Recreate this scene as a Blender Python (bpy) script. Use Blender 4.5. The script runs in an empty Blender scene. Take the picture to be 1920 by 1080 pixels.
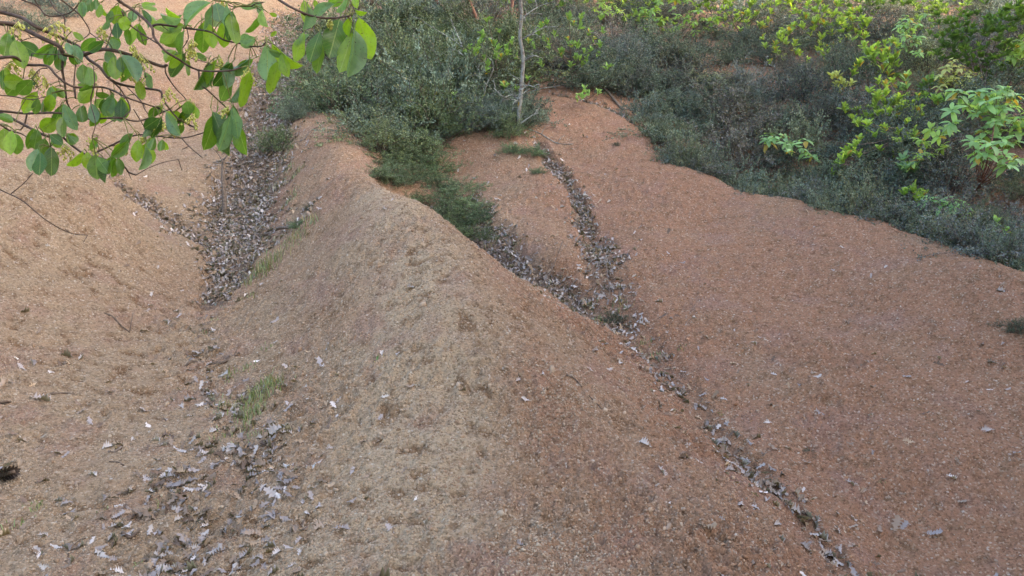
import bpy, math, random
import numpy as np
from mathutils import Vector, Matrix

SC = bpy.context.scene
COL = SC.collection
R = math.radians

# ------------------------------------------------------------------ camera, sky, sun, exposure
PITCH = -4.0
CAM = np.array([0.0, 0.0, 1.7])
cam = bpy.data.cameras.new('camera')
cam_o = bpy.data.objects.new('camera', cam); COL.objects.link(cam_o)
cam_o.location = CAM
cam_o.rotation_euler = (R(90 + PITCH), 0, 0)
cam.sensor_fit = 'HORIZONTAL'; cam.angle = R(60.0)
cam.clip_start = 0.05; cam.clip_end = 1000
SC.camera = cam_o

SUN_EL = 25.0
SUN_DIR = np.array([0.93, -0.36])           # horizontal direction towards the sun
SUN_DIR = SUN_DIR / np.linalg.norm(SUN_DIR)
world = bpy.data.worlds.new('World'); SC.world = world; world.use_nodes = True
wn = world.node_tree
bg = wn.nodes['Background']
sky = wn.nodes.new('ShaderNodeTexSky'); sky.sky_type = 'NISHITA'; sky.sun_disc = False
sky.sun_elevation = R(SUN_EL)
sky.sun_rotation = math.atan2(SUN_DIR[0], SUN_DIR[1])
sky.air_density = 1.0; sky.dust_density = 5.0; sky.ozone_density = 1.0
wn.links.new(sky.outputs[0], bg.inputs[0]); bg.inputs[1].default_value = 0.14
sun = bpy.data.lights.new('sun', 'SUN'); sun.energy = 3.0; sun.angle = R(0.7); sun.color = (1.0, 0.93, 0.80)
sun_o = bpy.data.objects.new('sun', sun); COL.objects.link(sun_o); sun_o.location = (20, -8, 25)
sd = Vector((SUN_DIR[0] * math.cos(R(SUN_EL)), SUN_DIR[1] * math.cos(R(SUN_EL)), math.sin(R(SUN_EL))))
sun_o.rotation_euler = sd.to_track_quat('Z', 'Y').to_euler()
SC.view_settings.view_transform = 'Standard'; SC.view_settings.look = 'None'
SC.view_settings.gamma = 1.0; SC.view_settings.use_curve_mapping = False
SC.view_settings.exposure = 2.68
SC.render.engine = 'CYCLES'
SC.cycles.max_bounces = 5; SC.cycles.diffuse_bounces = 3; SC.cycles.glossy_bounces = 2
SC.cycles.transmission_bounces = 3; SC.cycles.transparent_max_bounces = 4

rng = np.random.default_rng(11)
random.seed(5)

# ------------------------------------------------------------------ measuring helpers
F = 960.0 / math.tan(R(30.0))
CP, SP = math.cos(R(PITCH)), math.sin(R(PITCH))
def ray(u, v):
    a = (np.asarray(u, float) - 960.0) / F; b = (540.0 - np.asarray(v, float)) / F
    return np.stack([a, CP - b * SP, SP + b * CP], -1)     # forward (0,CP,SP), up (0,-SP,CP)
def pt(u, v, d):
    r = ray(u, v)
    return CAM + r * np.asarray(d, float)[..., None]

def perlin(x, y, seed=0):
    xi = np.floor(x).astype(np.int64); yi = np.floor(y).astype(np.int64)
    xf = x - xi; yf = y - yi
    def g(ix, iy, dx, dy):
        h = (ix * 374761393 + iy * 668265263 + seed * 1442695041) & 0xffffffff
        h = ((h ^ (h >> 13)) * 1274126177) & 0xffffffff
        h = (h ^ (h >> 16)) & 0xffff
        a = h * (2 * np.pi / 65536.0)
        return np.cos(a) * dx + np.sin(a) * dy
    w = lambda t: t * t * t * (t * (t * 6 - 15) + 10)
    u, v = w(xf), w(yf)
    a = g(xi, yi, xf, yf); b = g(xi + 1, yi, xf - 1, yf)
    c = g(xi, yi + 1, xf, yf - 1); d = g(xi + 1, yi + 1, xf - 1, yf - 1)
    return (a + (b - a) * u) * (1 - v) + (c + (d - c) * u) * v
def smooth(a, b, x):
    t = np.clip((x - a) / (b - a), 0, 1); return t * t * (3 - 2 * t)

# ------------------------------------------------------------------ the hillside as a height field
# surveyed points: (u, v, distance) read off the photograph with an estimated distance
SURV = [
 # bed of the open gully on the near side
 (60,1075,3.9),(220,1060,3.95),(420,1065,3.95),(250,880,4.7),(300,700,6.0),(380,600,6.9),(420,520,7.8),(445,440,8.9),(460,360,10.2),(490,250,12.4),(520,150,14.6),(540,60,17.0),(560,-40,20.0),
 # spur on its far bank
 (0,1000,4.2),(0,800,5.0),(0,620,5.8),(0,480,6.5),(0,380,7.0),(0,300,7.5),(180,340,7.9),(250,420,7.9),(330,470,8.0),(150,500,6.9),(250,560,6.9),(180,650,6.1),
 # groove behind that spur
 (215,335,9.2),(300,390,9.2),(370,430,9.0),
 # slope behind
 (300,300,10.6),(380,330,10.3),(200,200,11.8),(330,150,12.9),(60,150,11.8),(420,120,14.0),(100,40,14.2),(350,30,15.8),(0,0,14.5),(440,-30,17.8),
 # crest of the middle ridge
 (750,1079,3.75),(1000,1079,3.75),(600,1070,3.8),(780,850,4.6),(790,700,5.22),(785,560,5.85),(755,450,6.6),(725,380,7.25),(690,352,7.85),(712,366,7.5),(745,371,7.42),(780,384,7.3),(825,415,7.1),(745,378,7.75),(790,400,7.65),(680,335,8.2),(660,372,7.8),(640,400,7.6),
 (670,320,8.6),(640,280,9.5),(600,240,10.6),(565,215,11.3),
 # its flank towards the open gully
 (560,860,4.75),(560,700,5.75),(520,600,6.5),(560,520,7.0),(610,440,7.5),(560,400,8.6),(520,360,9.6),(480,470,8.0),
 # its flank towards the leaf-filled gully
 (900,860,4.6),(960,700,5.3),(900,560,5.85),(850,480,6.3),(800,420,6.85),(1050,860,4.75),(1150,1000,4.3),(1150,800,5.15),(1080,700,5.5),(1000,600,6.0),(940,540,6.2),(870,455,6.8),(1350,1000,4.4),(1300,880,4.95),
 # leaf-filled gully
 (1640,1079,4.55),(1560,1040,4.65),(1480,940,5.0),(1380,850,5.55),(1300,750,6.1),(1220,670,6.65),(1150,600,7.2),(1070,530,7.85),(1000,510,8.05),(930,450,8.7),(900,400,9.3),
 # spur between
 (960,400,9.3),(1000,440,8.6),(1050,470,8.2),(850,290,10.9),(900,300,10.7),(960,290,10.7),(1000,340,10.0),(800,330,10.4),(740,320,10.0),(880,262,11.05),(880,248,11.2),(980,252,11.1),(930,262,11.0),(930,246,11.15),(850,268,11.0),(900,225,12.0),
 (1060,300,10.7),(1090,370,9.7),(1110,450,8.7),(1130,520,7.8),
 # shrub-covered mound above the middle ridge
 (700,250,11.2),(780,220,11.8),(700,150,13.2),(620,150,13.2),(820,100,14.2),(650,80,15.0),(900,180,12.8),(980,190,12.5),(700,20,17.0),(850,20,16.5),
 # broad slope
 (1050,190,12.4),(1120,210,12.0),(1150,260,11.2),(1200,250,11.6),(1150,330,10.2),(1200,430,8.8),(1230,540,7.6),(1290,640,6.8),(1290,320,10.4),(1350,420,9.0),(1400,540,7.6),(1400,680,6.5),
 (1450,800,5.8),(1550,900,5.35),(1700,1050,4.85),(1600,700,6.3),(1600,560,7.3),(1750,650,6.5),(1750,850,5.5),(1920,1060,4.8),(1920,850,5.45),(1920,650,6.3),
 # crest of the broad slope
 (1360,345,10.2),(1430,368,9.7),(1500,382,9.4),(1560,397,9.05),(1640,415,8.7),(1700,434,8.4),(1800,470,7.85),(1870,495,7.5),(1920,515,7.25),(2050,570,6.8),
 # rising ground behind that crest
 (1850,380,9.6),(1900,420,9.15),(1870,440,8.7),(1920,330,10.2),(1750,300,10.9),(1600,290,11.6),(1450,270,12.4),(1300,220,13.0),(1200,150,13.8),(1100,120,14.2),(1000,100,14.6),
 (1850,200,12.4),(1700,200,12.7),(1550,160,13.8),(1400,130,14.8),(1250,60,16.6),(1050,40,16.6),(1800,100,15.0),(1650,90,16.0),(1500,50,17.4),(1350,20,18.4),(1900,30,17.5),(1700,0,19.5),(1550,-30,20.5),(1250,-40,20.5),(1000,-40,19.5),(2050,150,13.5),
]
CREST = [(1235,275,11.2),(1290,320,10.4),(1360,345,10.2),(1430,368,9.7),(1500,382,9.4),(1560,397,9.05),(1640,415,8.7),(1700,434,8.4),(1800,470,7.85),(1870,495,7.5),(1920,515,7.25),(2050,570,6.8)]
for u, v, d in CREST[2:]: SURV += [(u, v + 7, d + .28), (u, v + 36, d + .85), (u, v + 7, d - .22)]
S = np.array(SURV, float)
P3 = pt(S[:, 0], S[:, 1], S[:, 2])
extra = [  # x, y, z : dips hidden behind crests, ground beyond the edges
 (-.55, 8.3, 1.12), (-.95, 9.3, 1.62), (-3.9, 8.6, 1.75), (-4.6, 9.4, 2.2),
 (0, -3, .0), (0, 0, .02), (0, 2.2, .05), (-4, 0, .15), (-6, 3, .9), (-7, 6, 2.1), (-10, 12, 5.2), (-9, 9, 3.8), (4, 0, -.3), (6.5, 4, .3), (8, 7, 1.2), (9, 10, 2.3), (9, 13, 3.6),
 (-12, 20, 9.5), (-6, 24, 10.2), (0, 24, 9.0), (7, 24, 8.4), (13, 22, 7.8), (-10, 32, 14), (0, 32, 12.2), (12, 32, 10.6), (-12, -3, 1.2), (10, -3, .2)]
P3 = np.vstack([P3, np.array(extra, float)])
def tps_fit(p, lam=0.0015):
    n = len(p); d = np.linalg.norm(p[:, None, :2] - p[None, :, :2], axis=2)
    K = np.where(d > 0, d * d * np.log(np.maximum(d, 1e-9)), 0) + np.eye(n) * lam
    Q = np.hstack([np.ones((n, 1)), p[:, :2]])
    A = np.block([[K, Q], [Q.T, np.zeros((3, 3))]])
    return np.linalg.solve(A, np.concatenate([p[:, 2], np.zeros(3)]))
TW = tps_fit(P3)
def tps(x, y):
    out = np.empty(x.shape[0]); n = len(P3)
    px = P3[:, 0].astype(np.float32); py = P3[:, 1].astype(np.float32); w = TW[:n].astype(np.float64)
    for i in range(0, len(x), 40000):
        a = x[i:i + 40000]; b = y[i:i + 40000]
        r2 = (a[:, None] - P3[None, :, 0]) ** 2 + (b[:, None] - P3[None, :, 1]) ** 2
        r2 = np.maximum(r2, 1e-12)
        out[i:i + 40000] = (0.5 * r2 * np.log(r2)) @ w + TW[n] + TW[n + 1] * a + TW[n + 2] * b
    return out

# coarse table of the smooth surface, cubic lookup
GX0, GX1, GY0, GY1, GS = -14.0, 14.0, -4.0, 34.0, 0.08
gx = np.arange(GX0, GX1 + GS / 2, GS); gy = np.arange(GY0, GY1 + GS / 2, GS)
GG = tps(*[a.ravel() for a in np.meshgrid(gx, gy)]).reshape(len(gy), len(gx))
def base(x, y):
    cx = np.clip(x, GX0 + .2, GX1 - .2); cy = np.clip(y, GY0 + .2, GY1 - .2)
    fx = (cx - GX0) / GS; fy = (cy - GY0) / GS
    ix = np.floor(fx).astype(int); iy = np.floor(fy).astype(int)
    tx = fx - ix; ty = fy - iy
    def cw(t): return [((-t + 2) * t - 1) * t / 2, ((3 * t - 5) * t * t + 2) / 2, ((-3 * t + 4) * t + 1) * t / 2, ((t - 1) * t * t) / 2]
    wx, wy = cw(tx), cw(ty); z = 0
    for j in range(4):
        row = 0
        for i in range(4): row = row + wx[i] * GG[np.clip(iy + j - 1, 0, len(gy) - 1), np.clip(ix + i - 1, 0, len(gx) - 1)]
        z = z + wy[j] * row
    # beyond the surveyed part the hill goes on
    z = z + np.maximum(y - (GY1 - .2), 0) * .22 + np.maximum(-(x - (GX0 + .2)), 0) * .3 + np.minimum(np.maximum(x - (GX1 - .2), 0), 30) * .05
    # unseen bank added beside the camera to keep low sun off the earth slopes
    x0 = 7.0 + 0.62 * np.maximum(y - 6.0, 0)
    z = z + (25.0 + 3.0 * perlin(x / 3.1, y / 3.1, 71) + 2.0 * perlin(x / 1.1, y / 1.1, 72)) * smooth(0, 14, x - x0) * (1 - smooth(5.0, 10.0, y)) * smooth(-40, -20, y)
    return z

# ------------------------------------------------------------------ litter lines and soil zones (world xy)
def first_hit_smooth(u, v):
    u = np.atleast_1d(np.asarray(u, float)); v = np.atleast_1d(np.asarray(v, float))
    r = ray(u, v); d = np.full(u.shape, np.nan); dd = 2.6
    todo = np.ones(u.shape, bool); prev = np.full(u.shape, 2.6)
    while dd < 70 and todo.any():
        p = CAM + r * dd
        hit = todo & (p[:, 2] < base(p[:, 0], p[:, 1]))
        if hit.any():
            lo = np.full(hit.sum(), dd / 1.008); hi = np.full(hit.sum(), dd)
            for _ in range(9):
                m = (lo + hi) / 2; q = CAM + r[hit] * m[:, None]
                un = q[:, 2] < base(q[:, 0], q[:, 1]); hi = np.where(un, m, hi); lo = np.where(un, lo, m)
            d[hit] = hi; todo &= ~hit
        dd *= 1.008
    return CAM + r * np.nan_to_num(d, nan=40.0)[:, None], d

LITTER = [  # polyline in photo coordinates, half width in metres, strength
 ([(545,40),(520,130),(500,220),(480,300),(455,380),(450,440),(440,500),(400,560)], [.36,.38,.42,.44,.46,.42,.26,.15], 1.0),
 ([(225,340),(290,385),(350,425),(410,455)], [.10,.13,.17,.2], .8),
 ([(560,410),(520,440),(470,470)], [.16,.22,.24], .6),
 ([(390,570),(370,640),(400,720),(440,760)], [.12,.12,.22,.25], .33),
 ([(470,790),(430,860),(400,940),(330,1010),(280,1070)], [.24,.36,.46,.5,.5], .46),
 ([(860,400),(900,430),(940,470),(985,510),(1050,535),(1100,575)], [.3,.26,.2,.15,.16,.2], 1.0),
 ([(1010,265),(1050,320),(1085,370),(1100,430)], [.09,.1,.1,.12], .9),
 ([(1110,450),(1140,520),(1160,570),(1170,610)], [.2,.22,.22,.2], .7),
 ([(1170,600),(1210,650),(1250,700),(1300,750),(1340,810),(1390,860),(1440,910),(1500,955),(1530,1000),(1600,1075)], [.2,.2,.18,.16,.14,.14,.14,.12,.10,.08], .56),
 ([(1040,180),(1150,205),(1230,260),(1290,305)], [.1,.12,.14,.14], .5),
 ([(1860,390),(1900,400),(1920,430)], [.2,.3,.3], .6),
]
LL = []
for pl, w, s in LITTER:
    P, d = first_hit_smooth([p[0] for p in pl], [p[1] for p in pl]); LL.append((P[:, :2], np.array(w), s))
def litter_mask(x, y):
    out = np.zeros_like(x); wob = .45 * perlin(x / .3, y / .3, 61) + .35 * perlin(x / .11, y / .11, 62)
    for P, w, s in LL:
        for i in range(len(P) - 1):
            a, b = P[i], P[i + 1]; ab = b - a; L2 = max(ab @ ab, 1e-9)
            t = np.clip(((x - a[0]) * ab[0] + (y - a[1]) * ab[1]) / L2, 0, 1)
            dist = np.hypot(x - a[0] - t * ab[0], y - a[1] - t * ab[1])
            ww = w[i] + (w[i + 1] - w[i]) * t
            out = np.maximum(out, s * (1 - smooth(.35, 1.5, dist / ww + wob)))
    return out

def broken(x, y):
    # patches where the pale crust has crumbled away and the damp earth below shows
    a = .8 * perlin(x / .19, y / .10, 81) + .65 * perlin(x / .085, y / .05, 82)
    zone = .12 + .88 * smooth(-.25, .3, perlin(x / 1.1 + 3, y / 1.1, 83)) * (1 - smooth(6.0, 9.5, y)) * (1 - .75 * smooth(.6, 1.8, x))
    return smooth(.12, .40, a) * zone
def detail(x, y, lit):
    near = 1 - smooth(7.5, 14, y)
    n = .05 * perlin(x / 1.9, y / 1.9, 1) * smooth(5, 10, y) + .035 * perlin(x / .62, y / .62, 2) + .016 * perlin(x / .26, y / .26, 3)
    c = .5 - np.abs(perlin(x / .15, y / .15, 4)) * 1.6
    rough = .45 + .55 * smooth(-.15, .3, perlin(x / .9 + 7, y / .9, 9)) * near
    rough = rough * (1 + .75 * (1 - smooth(.8, 1.7, np.abs(x + .15 * (y - 5) - .05))) * (1 - smooth(6, 7.5, y)))
    n = n + rough * (.032 * c + .026 * (.5 - 1.8 * np.abs(perlin(x / .075, y / .075, 5))) + .014 * perlin(x / .036, y / .036, 6))
    n = n - .026 * broken(x, y)
    n = n + .013 * perlin((.85 * x - .5 * y) / .12, (-.5 * x - .85 * y) / .9, 91) * smooth(.2, 1.0, x) + .012 * perlin((.8 * x + .6 * y) / .12, (.6 * x - .8 * y) / .9, 92) * smooth(-.6, -1.6, x)
    n = n - .07 * smooth(.1, .9, lit)
    n = n + lit * (.02 * perlin(x / .12, y / .12, 8))
    return n
def height(x, y):
    x = np.atleast_1d(np.asarray(x, float)); y = np.atleast_1d(np.asarray(y, float))
    return base(x, y) + detail(x, y, litter_mask(x, y))
def on_ground(u, v):
    p, d = first_hit_smooth(u, v)
    p = p.copy(); p[:, 2] = height(p[:, 0], p[:, 1]); return p, d
def normal(x, y, e=.06):
    zx = (base(x + e, y) - base(x - e, y)) / (2 * e); zy = (base(x, y + e) - base(x, y - e)) / (2 * e)
    n = np.stack([-zx, -zy, np.ones_like(zx)], -1); return n / np.linalg.norm(n, axis=-1, keepdims=True)

# ------------------------------------------------------------------ object helpers
def tag(o, label=None, cat=None, group=None, kind=None):
    if label: o['label'] = label
    if cat: o['category'] = cat
    if group: o['group'] = group
    if kind: o['kind'] = kind
    return o
def arrays_mesh(name, V, Fc, mat=None, col=None, smooth_shade=True):
    V = np.asarray(V, np.float32); Fc = np.asarray(Fc, np.int32); k = Fc.shape[1]
    me = bpy.data.meshes.new(name)
    me.vertices.add(len(V)); me.vertices.foreach_set('co', V.ravel())
    me.loops.add(Fc.size); me.loops.foreach_set('vertex_index', Fc.ravel())
    me.polygons.add(len(Fc)); me.polygons.foreach_set('loop_start', np.arange(0, Fc.size, k, dtype=np.int32))
    if smooth_shade: me.polygons.foreach_set('use_smooth', np.ones(len(Fc), bool))
    if col is not None:
        a = me.color_attributes.new('col', 'FLOAT_COLOR', 'POINT')
        c = np.ones((len(V), 4), np.float32); c[:, :col.shape[1]] = col; a.data.foreach_set('color', c.ravel())
    me.update(calc_edges=True)
    if mat: me.materials.append(mat)
    return me
def link(name, me, parent=None, loc=None, color=None):
    o = bpy.data.objects.new(name, me); COL.objects.link(o)
    if parent is not None: o.parent = parent
    if loc is not None: o.location = loc
    if color is not None: o.color = (*color, 1)
    return o
def empty(name, loc=(0, 0, 0)):
    o = bpy.data.objects.new(name, None); COL.objects.link(o); o.location = loc; o.empty_display_size = .05; return o
def catmull(P, n):
    P = np.asarray(P, float)
    if len(P) < 3:
        t = np.linspace(0, 1, n * (len(P) - 1) + 1)[:, None]; return P[0] + (P[-1] - P[0]) * t
    Q = np.vstack([2 * P[0] - P[1], P, 2 * P[-1] - P[-2]]); out = []
    for i in range(len(P) - 1):
        a, b, c, d = Q[i:i + 4]
        for t in np.arange(n) / n:
            out.append(.5 * (2 * b + (c - a) * t + (2 * a - 5 * b + 4 * c - d) * t * t + (3 * b - a - 3 * c + d) * t ** 3))
    out.append(P[-1]); return np.array(out)
def tube(P, rad, n=6, wob=0.0):
    P = np.asarray(P, float); m = len(P); rad = np.broadcast_to(np.asarray(rad, float), (m,))
    T = np.gradient(P, axis=0); T /= np.maximum(np.linalg.norm(T, axis=1, keepdims=True), 1e-9)
    up = np.array([.31, .17, .93]); A = np.cross(T, up); bad = np.linalg.norm(A, axis=1) < .2
    A[bad] = np.cross(T[bad], [1, 0, 0]); A /= np.linalg.norm(A, axis=1, keepdims=True); B = np.cross(T, A)
    th = np.arange(n) * 2 * np.pi / n
    rr = rad[:, None] * (1 + wob * rng.normal(size=(m, n)))
    V = P[:, None, :] + rr[..., None] * (np.cos(th)[None, :, None] * A[:, None, :] + np.sin(th)[None, :, None] * B[:, None, :])
    i = np.arange(m - 1)[:, None] * n; j = np.arange(n)[None, :]; k = (j + 1) % n
    Fq = np.stack([i + j, i + k, i + n + k, i + n + j], -1).reshape(-1, 4)
    V = np.vstack([V.reshape(-1, 3), P[:1], P[-1:]]); c0, c1 = m * n, m * n + 1
    caps = [[c0, (q + 1) % n, q, q] for q in range(n)] + [[c1, (m - 1) * n + q, (m - 1) * n + (q + 1) % n, (m - 1) * n + (q + 1) % n] for q in range(n)]
    return V, np.vstack([Fq, np.array(caps)])
class Bag:
    """collects pieces with one face size into one mesh"""
    def __init__(s): s.V = []; s.F = []; s.C = []; s.n = 0
    def add(s, V, Fc, col=None):
        s.V.append(np.asarray(V)); s.F.append(np.asarray(Fc) + s.n); s.n += len(V)
        s.C.append(np.broadcast_to(np.asarray(col if col is not None else (1, 1, 1), float), (len(V), 3)))
    def mesh(s, name, mat, smooth_shade=True):
        Fc = np.vstack(s.F); V = np.vstack(s.V)
        if Fc.shape[1] == 4 and (Fc[:, 2] == Fc[:, 3]).any():      # caps stored as degenerate quads
            q = Fc[Fc[:, 2] != Fc[:, 3]]; t = Fc[Fc[:, 2] == Fc[:, 3]][:, :3]
            Fc = np.vstack([q[:, [0, 1, 2]], q[:, [0, 2, 3]], t])
        return arrays_mesh(name, V, Fc, mat, np.vstack(s.C), smooth_shade)
def unit(v): v = np.asarray(v, float); return v / max(np.linalg.norm(v), 1e-9)

# ------------------------------------------------------------------ materials
def mat(name):
    m = bpy.data.materials.new(name); m.use_nodes = True; nt = m.node_tree
    return m, nt, nt.nodes['Principled BSDF'], nt.nodes['Material Output']
def N(nt, t, **kw):
    n = nt.nodes.new(t)
    for k, v in kw.items():
        if k.startswith('i_'):
            key = k[2:]; key = int(key) if key.isdigit() else key.replace('_', ' ')
            n.inputs[key].default_value = v
        else: setattr(n, k, v)
    return n
def mixc(nt, a, b, f, mode='MIX'):
    n = nt.nodes.new('ShaderNodeMix'); n.data_type = 'RGBA'; n.blend_type = mode
    for sock, val in ((n.inputs[6], a), (n.inputs[7], b), (n.inputs[0], f)):
        if hasattr(val, 'links') or hasattr(val, 'is_linked'): nt.links.new(val, sock)
        elif isinstance(val, (int, float)): sock.default_value = val
        else: sock.default_value = (*val, 1)
    return n.outputs[2]
def mapr(nt, s, a, b, c=0., d=1.):
    n = nt.nodes.new('ShaderNodeMapRange'); nt.links.new(s, n.inputs[0]); n.clamp = True
    for i, v in enumerate((a, b, c, d)): n.inputs[i + 1].default_value = v
    return n.outputs[0]

def soil_material():
    m, nt, bs, out = mat('soil')
    geo = N(nt, 'ShaderNodeNewGeometry'); pos = geo.outputs['Position']
    at = N(nt, 'ShaderNodeVertexColor', layer_name='col'); sep = N(nt, 'ShaderNodeSeparateColor'); nt.links.new(at.outputs[0], sep.inputs[0])
    def noise(s, det=3, rough=.6, dist=0.):
        n = N(nt, 'ShaderNodeTexNoise'); n.inputs['Scale'].default_value = s; n.inputs['Detail'].default_value = det
        n.inputs['Roughness'].default_value = rough; n.inputs['Distortion'].default_value = dist; nt.links.new(pos, n.inputs['Vector']); return n.outputs[0]
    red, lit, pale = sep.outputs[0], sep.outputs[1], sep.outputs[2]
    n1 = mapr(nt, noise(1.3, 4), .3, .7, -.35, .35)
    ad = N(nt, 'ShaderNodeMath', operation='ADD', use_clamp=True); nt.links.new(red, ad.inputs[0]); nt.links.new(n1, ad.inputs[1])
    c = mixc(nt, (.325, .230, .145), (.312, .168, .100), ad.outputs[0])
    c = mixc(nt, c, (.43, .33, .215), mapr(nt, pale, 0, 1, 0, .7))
    # ochre damp clods
    c = mixc(nt, c, (.19, .112, .062), mapr(nt, noise(9, 5, .7), .52, .66, 0, .8))
    c = mixc(nt, c, (.30, .175, .135), mapr(nt, noise(2.7, 2, .5), .52, .7, 0, .5))
    c = mixc(nt, c, (.175, .100, .052), mapr(nt, at.outputs[1], .1, .8, 0, .75))
    # crumbs of different tone
    vo = N(nt, 'ShaderNodeTexVoronoi', feature='F1'); vo.inputs['Scale'].default_value = 85; nt.links.new(pos, vo.inputs['Vector'])
    hs = N(nt, 'ShaderNodeSeparateColor'); nt.links.new(vo.outputs['Color'], hs.inputs[0])
    c = mixc(nt, c, (0, 0, 0), mapr(nt, hs.outputs[0], 0, .5, .42, 0), 'MIX')
    c = mixc(nt, c, (.52, .42, .31), mapr(nt, hs.outputs[1], .8, 1, 0, .5))
    c = mixc(nt, c, (.62, .57, .48), mapr(nt, hs.outputs[2], .985, .99, 0, .45))
    c = mixc(nt, c, (.135, .100, .078), mapr(nt, lit, 0.35, 1, 0, .7))
    nt.links.new(c, bs.inputs['Base Color'])
    bs.inputs['Roughness'].default_value = .95; bs.inputs['Specular IOR Level'].default_value = .12
    b1 = N(nt, 'ShaderNodeBump'); b1.inputs['Strength'].default_value = 1.0; b1.inputs['Distance'].default_value = .022
    nt.links.new(noise(55, 4, .7), b1.inputs['Height'])
    b2 = N(nt, 'ShaderNodeBump'); b2.inputs['Strength'].default_value = .8; b2.inputs['Distance'].default_value = .008; b2.invert = True
    nt.links.new(vo.outputs['Distance'], b2.inputs['Height']); nt.links.new(b1.outputs[0], b2.inputs['Normal'])
    nt.links.new(b2.outputs[0], bs.inputs['Normal'])
    return m
SOIL = soil_material()

# ------------------------------------------------------------------ ground mesh
def build_ground():
    ys = [2.4]
    while ys[-1] < 21: ys.append(ys[-1] * 1.0030)
    ys = np.array(ys)
    yb = np.array([-45, -35, -26, -19, -14, -10, -7, -5, -3.5, -2, -1, 0, .6, 1.1, 1.5, 1.9, 2.15])
    yf = [ys[-1]]; st = .08
    while yf[-1] < 160: st *= 1.09; yf.append(yf[-1] + st)
    y = np.concatenate([yb, ys, np.array(yf[1:])])
    t = np.linspace(-.70, .70, 900); o = [t[-1]]; st = .004
    while o[-1] < 4.2: st *= 1.12; o.append(o[-1] + st)
    o = np.array(o[1:]); t = np.concatenate([-o[::-1], t, o])
    w = np.maximum(y, 0) * .95 + .75 + np.maximum(-y, 0) * .3 + (y < 2.4) * 0
    w = np.maximum(w, 3.2)
    X = t[None, :] * w[:, None]; Y = np.repeat(y[:, None], len(t), 1)
    x, yy = X.ravel(), Y.ravel()
    lit = litter_mask(x, yy)
    z = base(x, yy) + detail(x, yy, lit)
    nn = normal(x, yy)
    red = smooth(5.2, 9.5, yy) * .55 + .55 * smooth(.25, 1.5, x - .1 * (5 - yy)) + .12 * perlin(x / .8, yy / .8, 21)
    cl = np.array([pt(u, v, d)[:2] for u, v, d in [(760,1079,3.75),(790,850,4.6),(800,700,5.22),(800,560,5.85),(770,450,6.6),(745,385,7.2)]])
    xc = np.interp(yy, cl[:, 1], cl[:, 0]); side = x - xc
    red = red + .55 * smooth(.28, .75, side) * (1 - smooth(7.2, 8, yy))  # redder flank soil; its darker tone also stands in for relief shading
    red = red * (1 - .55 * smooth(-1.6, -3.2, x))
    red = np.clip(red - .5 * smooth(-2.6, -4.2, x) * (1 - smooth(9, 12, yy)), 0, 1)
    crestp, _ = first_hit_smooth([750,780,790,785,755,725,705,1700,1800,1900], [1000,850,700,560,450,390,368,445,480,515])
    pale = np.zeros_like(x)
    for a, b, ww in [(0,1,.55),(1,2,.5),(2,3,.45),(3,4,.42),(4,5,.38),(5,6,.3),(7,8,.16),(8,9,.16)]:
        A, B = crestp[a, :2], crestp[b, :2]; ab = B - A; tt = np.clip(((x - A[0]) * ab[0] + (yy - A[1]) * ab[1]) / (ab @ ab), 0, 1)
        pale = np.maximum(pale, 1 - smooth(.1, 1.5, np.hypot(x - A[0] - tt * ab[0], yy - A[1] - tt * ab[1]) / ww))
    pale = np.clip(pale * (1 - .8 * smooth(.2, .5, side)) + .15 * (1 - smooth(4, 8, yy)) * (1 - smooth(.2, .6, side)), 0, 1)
    nx = len(t); ny = len(y)
    i = (np.arange(ny - 1)[:, None] * nx + np.arange(nx - 1)[None, :]).ravel()
    Fq = np.stack([i, i + 1, i + nx + 1, i + nx], -1)
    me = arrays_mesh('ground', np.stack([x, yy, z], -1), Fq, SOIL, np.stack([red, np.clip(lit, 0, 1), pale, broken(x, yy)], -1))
    g = link('ground', me); g['kind'] = 'structure'
    g['label'] = 'bare reddish earth hillside cut by gullies and rounded ridges'
    return g
build_ground()
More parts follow.
